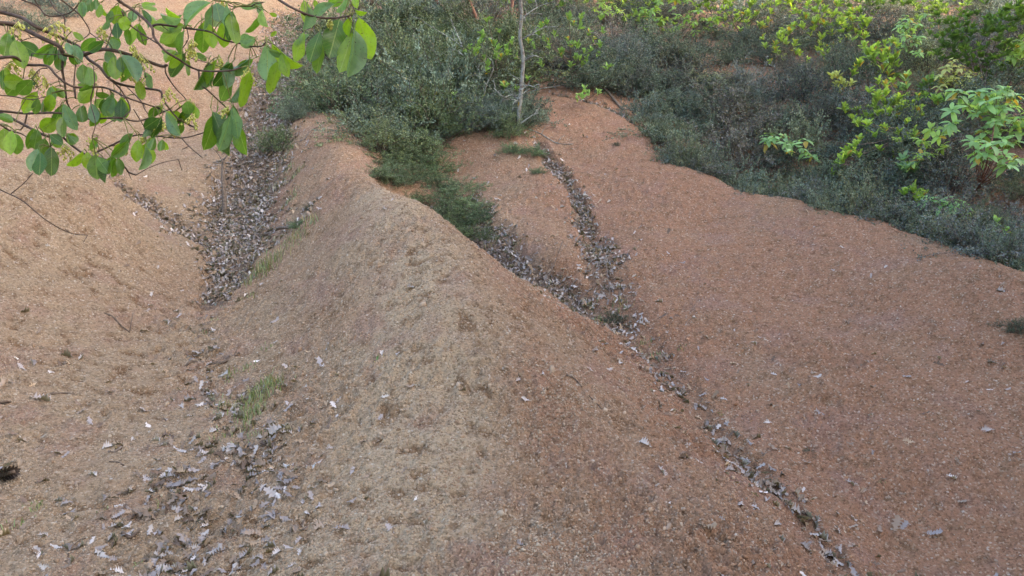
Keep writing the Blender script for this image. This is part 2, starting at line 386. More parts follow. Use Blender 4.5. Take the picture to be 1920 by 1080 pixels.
#==PART2==
# ------------------------------------------------------------------ leaf, wood and other materials
def leaf_material(name, transl=.35, veins=False, gloss=.35, spots=False, under=(.9, 1.0, .95)):
    m, nt, bs, out = mat(name)
    oi = N(nt, 'ShaderNodeObjectInfo'); at = N(nt, 'ShaderNodeVertexColor', layer_name='col')
    c = mixc(nt, oi.outputs['Color'], at.outputs[0], 1.0, 'MULTIPLY')
    if veins:
        tc = N(nt, 'ShaderNodeTexCoord'); sp = N(nt, 'ShaderNodeSeparateXYZ'); nt.links.new(tc.outputs['Object'], sp.inputs[0])
        ax = N(nt, 'ShaderNodeMath', operation='ABSOLUTE'); nt.links.new(sp.outputs[0], ax.inputs[0])
        rib = mapr(nt, ax.outputs[0], .004, .016, .75, 0)
        ml = N(nt, 'ShaderNodeMath', operation='MULTIPLY_ADD'); nt.links.new(ax.outputs[0], ml.inputs[0]); ml.inputs[1].default_value = -.9; nt.links.new(sp.outputs[1], ml.inputs[2])
        sn = N(nt, 'ShaderNodeMath', operation='SINE'); m2 = N(nt, 'ShaderNodeMath', operation='MULTIPLY'); nt.links.new(ml.outputs[0], m2.inputs[0]); m2.inputs[1].default_value = 62.0
        nt.links.new(m2.outputs[0], sn.inputs[0])
        c = mixc(nt, c, (.30, .42, .14), rib)
        c = mixc(nt, c, (.26, .40, .10), mapr(nt, sn.outputs[0], .86, 1.0, 0, .28))
        no = N(nt, 'ShaderNodeTexNoise'); no.inputs['Scale'].default_value = 5; nt.links.new(tc.outputs['Object'], no.inputs['Vector'])
        dk = mixc(nt, c, (.0, .0, .0), .4); c = mixc(nt, c, dk, mapr(nt, no.outputs[0], .45, .7, 0, .6))
        if spots:
            n2 = N(nt, 'ShaderNodeTexNoise'); n2.inputs['Scale'].default_value = 19; mp = N(nt, 'ShaderNodeVectorMath', operation='ADD')
            nt.links.new(tc.outputs['Object'], mp.inputs[0]); nt.links.new(oi.outputs['Random'], mp.inputs[1]); nt.links.new(mp.outputs[0], n2.inputs['Vector'])
            c = mixc(nt, c, (.06, .035, .015), mapr(nt, n2.outputs[0], .66, .70, 0, .8))
    geo = N(nt, 'ShaderNodeNewGeometry')
    pale = mixc(nt, c, (.22, .30, .17), .35)
    cb = mixc(nt, c, pale, geo.outputs['Backfacing'])
    nt.links.new(cb, bs.inputs['Base Color'])
    bs.inputs['Roughness'].default_value = .36 if veins else .5; bs.inputs['Specular IOR Level'].default_value = gloss
    tr = N(nt, 'ShaderNodeBsdfTranslucent'); tcol = mixc(nt, c, (1.5, 1.35, .55), 1.0, 'MULTIPLY'); nt.links.new(tcol, tr.inputs[0])
    mx = N(nt, 'ShaderNodeMixShader'); mx.inputs[0].default_value = transl
    nt.links.new(bs.outputs[0], mx.inputs[1]); nt.links.new(tr.outputs[0], mx.inputs[2]); nt.links.new(mx.outputs[0], out.inputs[0])
    return m
def wood_material(name, c1, c2, scale=40, spec=.2, lichen=None, patch=None):
    m, nt, bs, out = mat(name)
    tc = N(nt, 'ShaderNodeTexCoord'); geo = N(nt, 'ShaderNodeNewGeometry')
    no = N(nt, 'ShaderNodeTexNoise'); no.inputs['Scale'].default_value = scale; no.inputs['Detail'].default_value = 5; nt.links.new(geo.outputs['Position'], no.inputs['Vector'])
    c = mixc(nt, c1, c2, mapr(nt, no.outputs[0], .35, .65))
    if lichen:
        n2 = N(nt, 'ShaderNodeTexNoise'); n2.inputs['Scale'].default_value = 22; n2.inputs['Detail'].default_value = 6; nt.links.new(geo.outputs['Position'], n2.inputs['Vector'])
        c = mixc(nt, c, lichen, mapr(nt, n2.outputs[0], .44, .52))
    if patch:
        n3 = N(nt, 'ShaderNodeTexNoise'); n3.inputs['Scale'].default_value = 5.5; n3.inputs['Detail'].default_value = 4; nt.links.new(geo.outputs['Position'], n3.inputs['Vector'])
        c = mixc(nt, c, patch, mapr(nt, n3.outputs[0], .60, .63))
    at = N(nt, 'ShaderNodeVertexColor', layer_name='col'); c = mixc(nt, c, at.outputs[0], 1.0, 'MULTIPLY')
    nt.links.new(c, bs.inputs['Base Color']); bs.inputs['Roughness'].default_value = .75; bs.inputs['Specular IOR Level'].default_value = spec
    b = N(nt, 'ShaderNodeBump'); b.inputs['Strength'].default_value = .6; b.inputs['Distance'].default_value = .004; nt.links.new(no.outputs[0], b.inputs['Height']); nt.links.new(b.outputs[0], bs.inputs['Normal'])
    return m
M_BIG = leaf_material('broad_leaf', .6, veins=True, gloss=.7, spots=True)
M_SAP = leaf_material('sapling_leaf', .42, gloss=.4)
M_HEATH = leaf_material('heath_leaf', .2, gloss=.2)
M_DRY = leaf_material('dry_leaf', .08, gloss=.15)
M_GRASS = leaf_material('grass_blade', .35, gloss=.25)
M_FLOWER = leaf_material('flower_bud', .3, gloss=.2)
M_BRANCH = wood_material('red_bark', (.055, .034, .024), (.115, .075, .052), 60, .3)
M_TWIG = wood_material('grey_twig', (.10, .075, .055), (.20, .16, .13), 50)
M_STICK = wood_material('dead_stick', (.075, .05, .035), (.17, .125, .09), 45)
M_LICHEN = wood_material('lichen_bark', (.12, .10, .085), (.22, .19, .165), 30, .1, lichen=(.22, .23, .205), patch=(.30, .20, .05))
M_LTWIG = wood_material('lichen_twig', (.11, .10, .09), (.20, .205, .185), 30, .1, lichen=(.29, .31, .275))
M_REDTRUNK = wood_material('red_trunk', (.13, .055, .035), (.22, .11, .07), 25, .3)
M_HSTEM = wood_material('heath_stem', (.10, .075, .062), (.22, .18, .155), 40)

# ------------------------------------------------------------------ leaf shapes (length 1 along y, normal z)
def leaf_shape(width_fn, ns=10, fold=.12, arch=.15, wave=0., twist=0., petiole=.0, seed=0, nac=2, crumple=0.):
    g = np.random.default_rng(seed)
    t = np.linspace(0, 1, ns); V = []; Fc = []
    acr = np.linspace(-1, 1, 2 * nac + 1)
    tw = twist * t
    for i in range(ns):
        w = width_fn(t[i])
        for a in acr:
            x = a * w; z = fold * abs(a) * w * 2 - arch * t[i] ** 2 + wave * w * math.sin(9 * t[i] + (2 if a > 0 else 0)) * abs(a) + crumple * g.normal() * .05
            x, z = x * math.cos(tw[i]) - z * math.sin(tw[i]) * .5, z + x * math.sin(tw[i])
            V.append((x, t[i], z))
    k = len(acr)
    for i in range(ns - 1):
        for j in range(k - 1): Fc.append((i * k + j, i * k + j + 1, (i + 1) * k + j + 1, (i + 1) * k + j))
    V = np.array(V, float); Fc = np.array(Fc)
    if petiole > 0:
        P = np.array([(0, -petiole, .02), (0, -petiole / 2, .015), (0, .03, .0)]); pv, pf = tube(P, .014, 4)
        pf = pf[pf[:, 2] != pf[:, 3]]
        Fc = np.vstack([Fc, pf + len(V)]); V = np.vstack([V, pv])
    return V, Fc
ov = lambda t, w=.29: w * (math.sin(math.pi * min(1, t) ** 1.12) ** .62 if 0 < t < 1 else 0) + .004
BIG = [arrays_mesh('broad_leaf', *leaf_shape(lambda t: ov(t, w), 11, f, a, wv, tw, .2, s), M_BIG, np.ones((1, 3)).repeat(len(leaf_shape(lambda t: ov(t, w), 11, f, a, wv, tw, .2, s)[0]), 0))
       for w, f, a, wv, tw, s in [(.29, .14, .10, .10, .1, 1), (.29, .30, .22, .08, -.3, 2), (.29, .05, -.10, .14, .25, 3), (.29, .45, .12, .05, .0, 4)]]
def obov(t, w=.21): return w * (math.sin(math.pi * min(1, max(0, t)) ** 1.35) ** .8 if 0 < t < 1 else 0) + .012
def lance(t, w=.19): return w * (math.sin(math.pi * t) ** .8 if 0 < t < 1 else 0) + .01
def shared(name, VF, m):
    return arrays_mesh(name, VF[0], VF[1], m, np.ones((len(VF[0]), 3)))
UPL = [shared('upright_leaf', leaf_shape(obov, 6, .3, -.06, .05, tw, 0, s, 1), M_SAP) for s, tw in ((1, .2), (2, -.3), (3, 0))]
DRL = [shared('drooping_leaf', leaf_shape(lambda t: ov(t, .22), 6, .12, .55, .05, tw, 0, s, 1), M_SAP) for s, tw in ((1, .1), (2, -.2), (3, .3))]
OAKW = [.012, .04, .03, .13, .05, .20, .07, .26, .09, .27, .10, .22, .09, .02]
def oak(t, W=OAKW): return float(np.interp(t, np.linspace(0, 1, len(W)), W))
OAK_F = [leaf_shape(oak, 14, f, a, .35, tw, 0, s, 1, cr) for s, f, a, tw, cr in ((1, .3, .2, .3, .5), (2, -.3, -.2, -.4, .7), (3, .6, .1, .6, .7), (4, .1, -.3, .2, .5), (5, .5, .3, -.6, .8), (6, -.5, .1, .3, .7))]
OAKS = [shared('oak_leaf', q, M_DRY) for q in OAK_F]
OAK_L = [leaf_shape(lambda t: oak(t, [.012, .04, .17, .08, .27, .13, .25, .03]), 8, f, a, .3, tw, 0, s, 1, cr) for s, f, a, tw, cr in ((1, .5, .3, .4, .8), (2, -.5, -.35, -.5, 1.), (3, 1., .15, .9, 1.), (4, .15, -.5, .2, .8))]

# ------------------------------------------------------------------ soil crumbs: loose grains over the earth (one mass)
def crumbs():
    me0 = []
    for s in range(4):
        g = np.random.default_rng(s + 40)
        ph = (1 + 5 ** .5) / 2
        V = np.array([(-1, ph, 0), (1, ph, 0), (-1, -ph, 0), (1, -ph, 0), (0, -1, ph), (0, 1, ph), (0, -1, -ph), (0, 1, -ph), (ph, 0, -1), (ph, 0, 1), (-ph, 0, -1), (-ph, 0, 1)]) / 1.9
        V = V * (1 + .28 * g.normal(size=(12, 1))) * np.array([1, .8, .62]) + .08 * g.normal(size=(12, 3))
        Fc = [(0, 11, 5), (0, 5, 1), (0, 1, 7), (0, 7, 10), (0, 10, 11), (1, 5, 9), (5, 11, 4), (11, 10, 2), (10, 7, 6), (7, 1, 8), (3, 9, 4), (3, 4, 2), (3, 2, 6), (3, 6, 8), (3, 8, 9), (4, 9, 5), (2, 4, 11), (6, 2, 10), (8, 6, 7), (9, 8, 1)]
        me0.append((V, np.array(Fc)))
    m, nt, bs, out = mat('soil_crumb')
    oi = N(nt, 'ShaderNodeObjectInfo'); geo = N(nt, 'ShaderNodeNewGeometry')
    rp = N(nt, 'ShaderNodeValToRGB'); nt.links.new(oi.outputs['Random'], rp.inputs[0])
    cr = rp.color_ramp; cr.elements[0].color = (.24, .165, .105, 1); cr.elements[1].color = (.44, .355, .26, 1); cr.elements[1].position = 1.0
    for p, c in ((.2, (.28, .195, .13)), (.55, (.34, .255, .175)), (.92, (.40, .315, .225))):
        e = cr.elements.new(p); e.color = (*c, 1)
    sp = N(nt, 'ShaderNodeSeparateXYZ'); nt.links.new(geo.outputs['Position'], sp.inputs[0])
    red = mixc(nt, rp.outputs[0], (1.0, .74, .60), 1.0, 'MULTIPLY')
    no = N(nt, 'ShaderNodeTexNoise'); no.inputs['Scale'].default_value = 1.1; nt.links.new(geo.outputs['Position'], no.inputs['Vector'])
    ad = N(nt, 'ShaderNodeMath', operation='ADD', use_clamp=True); nt.links.new(mapr(nt, sp.outputs[0], 0, 1.6), ad.inputs[0]); nt.links.new(mapr(nt, no.outputs[0], .35, .65, -.3, .3), ad.inputs[1])
    nt.links.new(mixc(nt, rp.outputs[0], red, ad.outputs[0]), bs.inputs['Base Color'])
    bs.inputs['Roughness'].default_value = .95; bs.inputs['Specular IOR Level'].default_value = .1
    coll = bpy.data.collections.new('crumb_shapes')
    for k, (V, Fc) in enumerate(me0):
        o = bpy.data.objects.new('crumb_shape', arrays_mesh('crumb', V, Fc, m, None, False)); coll.objects.link(o)
    n = 230000
    y = 2.7 * (11.5 / 2.7) ** (rng.random(n) ** .9); x = (rng.random(n) * 2 - 1) * (y * .68 + .3)
    lit = litter_mask(x, y); patch = smooth(-.3, .35, perlin(x / .55, y / .55, 33))
    keep = (rng.random(n) < (.30 + .7 * patch) * (1 - .6 * np.clip(lit, 0, 1)) * (1 - .65 * smooth(.2, 1.6, x - (y - 4) * .25)))
    x, y = x[keep], y[keep]; z = height(x, y)
    mid = 1 - smooth(.9, 2.2, np.abs(x + .15 * (y - 5) - .2)); sc = np.exp(rng.normal(size=len(x)) * .42) * (.0038 + .0014 * mid); big = rng.random(len(x)) < .003; sc[big] *= 2.
    rot = rng.random((len(x), 3)) * 6.28
    me = bpy.data.meshes.new('soil_crumbs'); me.vertices.add(len(x)); me.vertices.foreach_set('co', np.stack([x, y, z + sc * .05], -1).astype(np.float32).ravel())
    a = me.attributes.new('scl', 'FLOAT', 'POINT'); a.data.foreach_set('value', sc.astype(np.float32))
    a = me.attributes.new('rot', 'FLOAT_VECTOR', 'POINT'); a.data.foreach_set('vector', rot.astype(np.float32).ravel())
    ob = link('soil_crumbs', me); tag(ob, 'loose crumbs of tan and reddish earth strewn over the slopes', None, None, 'stuff')
    ng = bpy.data.node_groups.new('crumbs', 'GeometryNodeTree')
    ng.interface.new_socket('Geometry', in_out='INPUT', socket_type='NodeSocketGeometry'); ng.interface.new_socket('Geometry', in_out='OUTPUT', socket_type='NodeSocketGeometry')
    gi = ng.nodes.new('NodeGroupInput'); go = ng.nodes.new('NodeGroupOutput')
    ci = ng.nodes.new('GeometryNodeCollectionInfo'); ci.inputs['Collection'].default_value = coll; ci.inputs['Separate Children'].default_value = True; ci.inputs['Reset Children'].default_value = True
    ip = ng.nodes.new('GeometryNodeInstanceOnPoints'); ip.inputs['Pick Instance'].default_value = True
    s = ng.nodes.new('GeometryNodeInputNamedAttribute'); s.data_type = 'FLOAT'; s.inputs[0].default_value = 'scl'
    r = ng.nodes.new('GeometryNodeInputNamedAttribute'); r.data_type = 'FLOAT_VECTOR'; r.inputs[0].default_value = 'rot'
    e2r = ng.nodes.new('FunctionNodeEulerToRotation')
    L = ng.links
    L.new(gi.outputs[0], ip.inputs['Points']); L.new(ci.outputs[0], ip.inputs['Instance']); L.new(s.outputs[0], ip.inputs['Scale'])
    L.new(r.outputs[0], e2r.inputs[0]); L.new(e2r.outputs[0], ip.inputs['Rotation']); L.new(ip.outputs[0], go.inputs[0])
    ob.modifiers.new('crumbs', 'NODES').node_group = ng
crumbs()

# ------------------------------------------------------------------ fallen oak leaves
DRYC = [((.42, .375, .35), .18), ((.29, .25, .235), .33), ((.24, .18, .135), .26), ((.15, .105, .078), .15), ((.31, .225, .15), .14), ((.52, .48, .45), .03)]
def dry_color(n):
    cs = np.array([c for c, _ in DRYC]); p = np.array([w for _, w in DRYC]); p = p / p.sum()
    return cs[rng.choice(len(cs), n, p=p)] * (.75 + .5 * rng.random((n, 1)))
def frames(nrm, tilt):
    """random tangent frames about tilted normals -> (X, Y, Z)"""
    n = len(nrm); Z = nrm + tilt[:, None] * rng.normal(size=(n, 3)); Z /= np.linalg.norm(Z, axis=1, keepdims=True)
    a = rng.normal(size=(n, 3)); Y = a - (a * Z).sum(1, keepdims=True) * Z; Y /= np.linalg.norm(Y, axis=1, keepdims=True)
    return np.cross(Y, Z), Y, Z
def fallen_leaves():
    xs, ys, th = [], [], []
    # leaves that have gathered in the gullies
    n = 520000
    y = 2.9 + 16.5 * rng.random(n); x = (rng.random(n) * 2 - 1) * (y * .64 + .4)
    l = litter_mask(x, y) * (.35 + .45 * smooth(7, 9, y) + 1.0 * smooth(-.3, .3, perlin(x / .32, y / .32, 51)))
    k = rng.random(n) < np.clip(l, 0, 1) ** 1.6 * (.26 + .50 * smooth(6.5, 8.5, y))
    xs.append(x[k]); ys.append(y[k]); th.append(np.full(k.sum(), 1.))
    # single leaves blown over the slopes
    n = 9000; y = 3 + 9 * rng.random(n); x = (rng.random(n) * 2 - 1) * (y * .62 + .3)
    l = litter_mask(x, y)
    dens = .035 + .10 * smooth(.4, 1.2, x - (y - 5) * .1) * (1 - smooth(6, 7.5, y)) + .30 * smooth(-.4, -1.2, x) * (1 - smooth(5.0, 6.5, y))
    # leaf fall thins out away from the gullies
    band = np.zeros(n)
    for P, w, s in LL:
        dd = np.min(np.hypot(x[:, None] - P[None, :, 0], y[:, None] - P[None, :, 1]), 1); band = np.maximum(band, np.exp(-(dd / .55) ** 2) * s)
    k = rng.random(n) < dens * .75 + .5 * band
    xs.append(x[k]); ys.append(y[k]); th.append(np.zeros(k.sum()))
    x = np.concatenate(xs); y = np.concatenate(ys); thick = np.concatenate(th)
    n = len(x); z = height(x, y); lit = litter_mask(x, y)
    size = (.043 + .019 * (1 - smooth(4.5, 7.5, y))) * np.exp(rng.normal(size=n) * .25)
    X, Y, Z = frames(normal(x, y), .14 + .24 * thick * np.clip(lit, 0, 1))
    lift = .003 + thick * .016 * rng.random(n)
    base_p = np.stack([x, y, z], -1) + Z * lift[:, None] - Y * size[:, None] * .5
    c = dry_color(n); c = c * np.where(thick > 0, 1., 1.3)[:, None]
    rel = base_p - CAM; depth = rel @ np.array([0, CP, SP]); uu = 960 + F * rel[:, 0] / depth; vv = 540 - F * (rel @ np.array([0, -SP, CP])) / depth
    inside = (uu > 5) & (uu < 1915) & (vv > 5) & (vv < 1075)
    score = np.where(inside, size / depth * (.55 + .45 * c.mean(1) / .4) * np.where(thick > 0, .9, 1.15), 0)
    top = np.argsort(-score)[:270]; sel = np.zeros(n, bool); sel[top] = True
    for i in top:
        M = Matrix(((X[i, 0], Y[i, 0], Z[i, 0], base_p[i, 0]), (X[i, 1], Y[i, 1], Z[i, 1], base_p[i, 1]), (X[i, 2], Y[i, 2], Z[i, 2], base_p[i, 2]), (0, 0, 0, 1)))
        o = link('fallen_oak_leaf', random.choice(OAKS), None, None, c[i]); o.matrix_world = M @ Matrix.Scale(float(size[i]), 4)
        tone = 'pale grey' if c[i].mean() > .33 else 'greyish brown' if c[i].mean() > .2 else 'dark brown'
        if uu[i] < 620 and vv[i] > 820: w, gname = 'at the near end of the open gully', 'leaves at the near end of the open gully'
        elif uu[i] < 640 and vv[i] > 540: w, gname = 'on the trampled bed of the open gully', 'leaves on the bed of the open gully'
        elif uu[i] < 660: w, gname = 'in the drift in the upper open gully', 'leaves drifted in the upper open gully'
        elif thick[i] > 0: w, gname = 'in the narrow gully', 'leaves in the narrow gully'
        elif uu[i] > 1150 + (vv[i] - 600) * .8: w, gname = 'by itself on the broad reddish slope', 'leaves on the broad reddish slope'
        else: w, gname = 'by itself on the crumbly middle ridge', 'leaves on the middle ridge'
        tag(o, f'{tone} dry oak leaf lying {w}', 'leaf', f'{tone} {gname}')
    rest = np.where(~sel)[0]; Vs, Fs, Cs, off = [], [], [], 0
    var = rng.integers(0, len(OAK_L), len(rest))
    for q, (V, Fc) in enumerate(OAK_L):
        ii = rest[var == q]
        W = base_p[ii][:, None, :] + size[ii][:, None, None] * (V[None, :, 0:1] * X[ii][:, None] + V[None, :, 1:2] * Y[ii][:, None] + V[None, :, 2:3] * Z[ii][:, None])
        Vs.append(W.reshape(-1, 3)); Fs.append((Fc[None] + (np.arange(len(ii)) * len(V))[:, None, None] + off).reshape(-1, 4)); off += len(ii) * len(V)
        Cs.append(np.repeat(c[ii], len(V), 0))
    me = arrays_mesh('leaf_litter', np.vstack(Vs), np.vstack(Fs), M_DRY, np.vstack(Cs))
    o = link('leaf_litter', me); tag(o, 'matted grey and brown leaf litter gathered along the gullies', None, None, 'stuff')
    print('litter', len(rest))
fallen_leaves()

# ------------------------------------------------------------------ heath shrubs
def heath_proto(seed, twigs=80, sprigs=8, per=15, spread=1., h=.5, up=.35):
    g = np.random.default_rng(seed); bag = Bag(); LV = []; LC = []
    for k in range(twigs):
        az = g.random() * 6.283; ph = math.acos(1 - g.random() * 1.02)
        d = np.array([math.sin(ph) * math.cos(az) * spread, math.sin(ph) * math.sin(az) * spread, math.cos(ph)])
        L = h * (.62 + .5 * g.random()) * (1 + .22 * math.sin(3 * az + seed) * math.sin(ph) + .15 * math.sin(5 * az + 2 * seed))
        b = np.array([g.normal() * .05, g.normal() * .05, -.06]); e = b + d * L; e[2] = max(e[2], .03)
        mid = b + (e - b) * .55 + np.array([0, 0, up * .3 * L]) * math.sin(ph) + g.normal(size=3) * .03
        P = catmull([b, mid, e], 3)
        V, Fc = tube(P, np.linspace(.0045, .0016, len(P)), 3); bag.add(V, Fc, np.array([1, 1, 1]) * (.5 + .6 * g.random()))
        tone_t = .75 + .5 * g.random()
        for q in range(sprigs):
            t = .38 + .62 * (q + g.random()) / sprigs; sg = min(t, .999) * (len(P) - 1); i0 = int(sg); a = P[i0] + (P[i0 + 1] - P[i0]) * (sg - i0)
            ax = unit(P[i0 + 1] - P[i0]); sdir = unit(ax * .6 + g.normal(size=3) * .7 + np.array([0, 0, .45])); sl = (.06 + .07 * g.random())
            tt = g.random((per, 1)); c = a + sdir * sl * tt + g.normal(size=(per, 3)) * .008
            dr = sdir * .8 + g.normal(size=(per, 3)) * .6; dr /= np.linalg.norm(dr, axis=1, keepdims=True)
            sd = np.cross(dr, g.normal(size=(per, 3))); sd /= np.maximum(np.linalg.norm(sd, axis=1, keepdims=True), 1e-6)
            ln = .014 + .012 * g.random((per, 1)); wd = ln * .30
            LV.append(np.stack([c, c + dr * ln * .5 + sd * wd, c + dr * ln, c + dr * ln * .5 - sd * wd], 1).reshape(-1, 3))
            tone = (.6 + .7 * g.random((per, 1))) * tone_t * (.55 + .95 * g.random())
            hue = np.where(g.random((per, 1)) < .07, np.array([[1.5, 1.1, .8]]), np.array([[1., 1., 1.]]))
            LC.append(np.repeat(tone * hue, 4, 0))
    LV = np.vstack(LV); nq = len(LV) // 4
    lm = arrays_mesh('heath_foliage', LV, np.arange(nq * 4).reshape(-1, 4), M_HEATH, np.vstack(LC), False)
    return lm, bag.mesh('heath_stems', M_HSTEM)
HP = [heath_proto(1), heath_proto(2, 72, 9, 15, 1.15), heath_proto(3, 90, 7, 15, .95, h=.55), heath_proto(4, 80, 8, 14, 1.3, h=.42), heath_proto(5, 76, 8, 16, 1., h=.58, up=.6), heath_proto(6, 130, 4, 8, 1.1)]
def inpoly(u, v, poly):
    c = np.zeros(u.shape, bool); P = np.array(poly, float); j = len(P) - 1
    for i in range(len(P)):
        a, b = P[i], P[j]; k = (a[1] > v) != (b[1] > v)
        with np.errstate(divide='ignore', invalid='ignore'): c ^= k & (u < (b[0] - a[0]) * (v - a[1]) / (b[1] - a[1]) + a[0])
        j = i
    return c
def shrub(p, s, proto, color, label, group, hs=1.):
    r = empty('heath_shrub', p); r.rotation_euler = (0, 0, random.random() * 6.28); r.scale = (s, s, s * hs)
    tag(r, label, 'shrub', group)
    link('foliage', HP[proto][0], r, None, color); link('stems', HP[proto][1], r)
def heath_area(poly, spacing, n_try, size, colors, label, group, protos=(0, 1, 2, 3, 4), hs=1., seed=0):
    g = np.random.default_rng(seed + 100); P = np.array(poly)
    u = P[:, 0].min() + g.random(n_try) * np.ptp(P[:, 0]); v = P[:, 1].min() + g.random(n_try) * np.ptp(P[:, 1])
    k = inpoly(u, v, poly); u, v = u[k], v[k]
    q, d = on_ground(u, v); ok = ~np.isnan(d); q = q[ok]; kept = []; cnt = 0
    for p in q:
        sp = spacing * (.75 + .5 * g.random())
        if all((p[0] - o[0]) ** 2 + (p[1] - o[1]) ** 2 > sp * sp for o in kept):
            kept.append(p); c = np.array(colors[g.integers(len(colors))]) * (.6 + .7 * g.random())
            shrub(p - np.array([0, 0, .05]), size * (.7 + .6 * g.random()), int(g.choice(protos)), c, label, group, hs * (.6 + .75 * g.random())); cnt += 1
    print(group, cnt)
OLIVE = [(.115, .16, .08), (.10, .145, .09), (.13, .165, .09)]
GREY = [(.125, .165, .135), (.115, .15, .148), (.17, .20, .14), (.12, .132, .142), (.15, .14, .14)]
GREEN = [(.12, .185, .10), (.135, .19, .11)]
heath_area([(600,195),(650,150),(625,100),(760,50),(870,60),(960,110),(960,150),(930,190),(860,215),(835,240),(800,270),(760,290),(700,285),(640,235)], .45, 1100, 1.35, OLIVE + GREY[:1],
           'olive green heath shrub in the mound crowning the middle ridge', 'heath on the mound above the middle ridge', seed=1)
heath_area([(700,295),(780,270),(810,310),(840,340),(890,370),(925,430),(880,440),(810,392),(740,352),(690,320)], .24, 900, .66, GREEN + OLIVE[:1],
           'low green shrub filling the hollow behind the middle ridge crest', 'low shrubs in the hollow behind the middle ridge', seed=2, hs=.8)
heath_area([(830,235),(870,228),(920,226),(975,228),(975,246),(920,250),(870,250),(835,262)], .26, 300, .62, OLIVE + GREY[:2],
           'heath shrub overhanging the lip of the bare spur scar', 'heath on the lip of the spur scar', seed=13)
heath_area([(940,195),(985,185),(990,245),(945,265),(910,262),(880,240)], .3, 300, .62, GREY[:2] + OLIVE[:1],
           'grey green heath shrub at the foot of the lichened trunk', 'heath at the foot of the lichened trunk', seed=3)
heath_area([(1000,150),(1180,185),(1240,240),(1300,295),(1380,335),(1460,346),(1560,374),(1700,412),(1800,450),(1790,400),(1780,330),(1600,250),(1400,190),(1200,110),(1000,100)], .48, 2200, 1.02, GREY,
           'dark grey green heath shrub in the band above the broad slope', 'heath above the broad reddish slope', seed=4, protos=(0, 1, 2, 3, 4, 4, 5))
heath_area([(1000,95),(1200,105),(1400,185),(1600,245),(1780,310),(1920,270),(1920,-25),(1600,-25),(1000,-25)], .64, 2600, 1.05, GREY,
           'grey green heath shrub on the upper hillside among young trees', 'heath on the upper hillside', seed=5, protos=(0, 1, 2, 3, 4, 4, 5))
heath_area([(1080,90),(1260,110),(1330,190),(1300,250),(1220,215),(1170,178),(1100,140)], .4, 400, 1.0, GREY, 'dark grey green heath shrub in the band above the broad slope', 'heath above the broad reddish slope', seed=16)
heath_area([(1800,448),(1870,470),(1919,490),(1919,455),(1860,420),(1820,400)], .36, 300, .7, GREY[:3],
           'grey green heath shrub at the lowest end of the ridge crest', 'heath at the low end of the ridge crest', seed=6)
CR = []
for i, (u, v, dd) in enumerate([(1235,275,11.2),(1265,298,10.8),(1300,325,10.4),(1340,340,10.25),(1385,355,10.0),(1430,368,9.7),(1480,378,9.5),(1530,390,9.2),(1575,400,9.0),(1620,411,8.8),(1665,424,8.55),(1705,435,8.4),(1750,452,8.1),(1795,468,7.9),(1835,482,7.7),(1880,498,7.45),(1930,520,7.2)]):
    for k in range(2 if u < 1780 else 1):
        p = pt(u + random.uniform(-15, 15), v, dd) + np.array([0, .5 + .55 * k + random.uniform(-.1, .1), 0]); p[2] = height(p[0], p[1])[0] - .05; CR.append(p)
        shrub(p, random.uniform(.75, 1.0), random.choice((0, 1, 3)), np.array(GREY[(i + k) % 4]) * random.uniform(.7, 1.3), 'grey green heath shrub half hidden behind the broad slope crest', 'heath just behind the broad slope crest', random.uniform(.75, 1.4))
heath_area([(1880,310),(1919,320),(1919,400),(1880,360)], .45, 120, .7, GREY[:3], 'grey green heath shrub beside the bare soil patch and bent sapling', 'heath beside the bare soil patch', seed=7)
heath_area([(600,110),(620,170),(560,230),(520,300),(510,290),(545,200),(570,150)], .34, 260, .5, OLIVE + GREY[:1],
           'small heath tuft on the bank of the leaf filled open gully', 'heath tufts along the open gully', seed=8)
heath_area([(700,-10),(960,-10),(960,60),(860,60),(760,50),(700,40)], .75, 300, .95, GREY, 'grey heath shrub under the red trunks on the skyline side', 'heath under the red trunks', seed=9, protos=(3, 5, 0))
heath_area([(1925,480),(2150,540),(2350,330),(2350,-30),(1925,-30)], 1.5, 300, 1.1, GREY, 'grey green heath shrub past the border of the hillside', 'heath past the border of the hillside', seed=14)
heath_area([(0,0),(120,0),(130,40),(60,60),(0,40)], .7, 80, .8, GREY, 'grey heath shrub on the slope behind the overhanging branch', 'heath behind the overhanging branch', seed=10)
for (u, v, s, lab) in [(1000,290,.34,'small bright green herb on the bare spur under the trunk'), (960,285,.4,'green bush hanging over the bare spur scar'), (1155,270,.16,'tiny dark weed alone on the upper broad slope'),
                       (1912,617,.3,'dark bush at the edge of the broad slope'), (1150,585,.3,'grey weed standing in the leaves of the narrow gully'), (1515,845,.1,'tiny grey weed on the lower broad slope'),
                       (1010,325,.22,'sparse green weed below the bare spur scar'), (560,425,.2,'grey green weed at the edge of the leaf drift'), (585,385,.16,'thin weed on the flank of the middle ridge')]:
    p, d = on_ground([u], [v]); shrub(p[0] - np.array([0, 0, .02]), s, random.choice((0, 1, 3)), GREEN[0] if 'green' in lab else (.07, .07, .055), lab, 'single weeds on the bare earth')

# ------------------------------------------------------------------ wood drawn through surveyed points
def px_path(pts, d, jit=0.): return np.array([pt(u, v, d + jit * random.uniform(-1, 1)) for u, v in pts])
def add_branch(bag, P, r0, r1, n=4, sides=6, wob=.0, origin=(0, 0, 0), col=None):
    Q = catmull(P, n) - np.asarray(origin); V, Fc = tube(Q, np.linspace(r0, r1, len(Q)), sides, wob); bag.add(V, Fc, col)

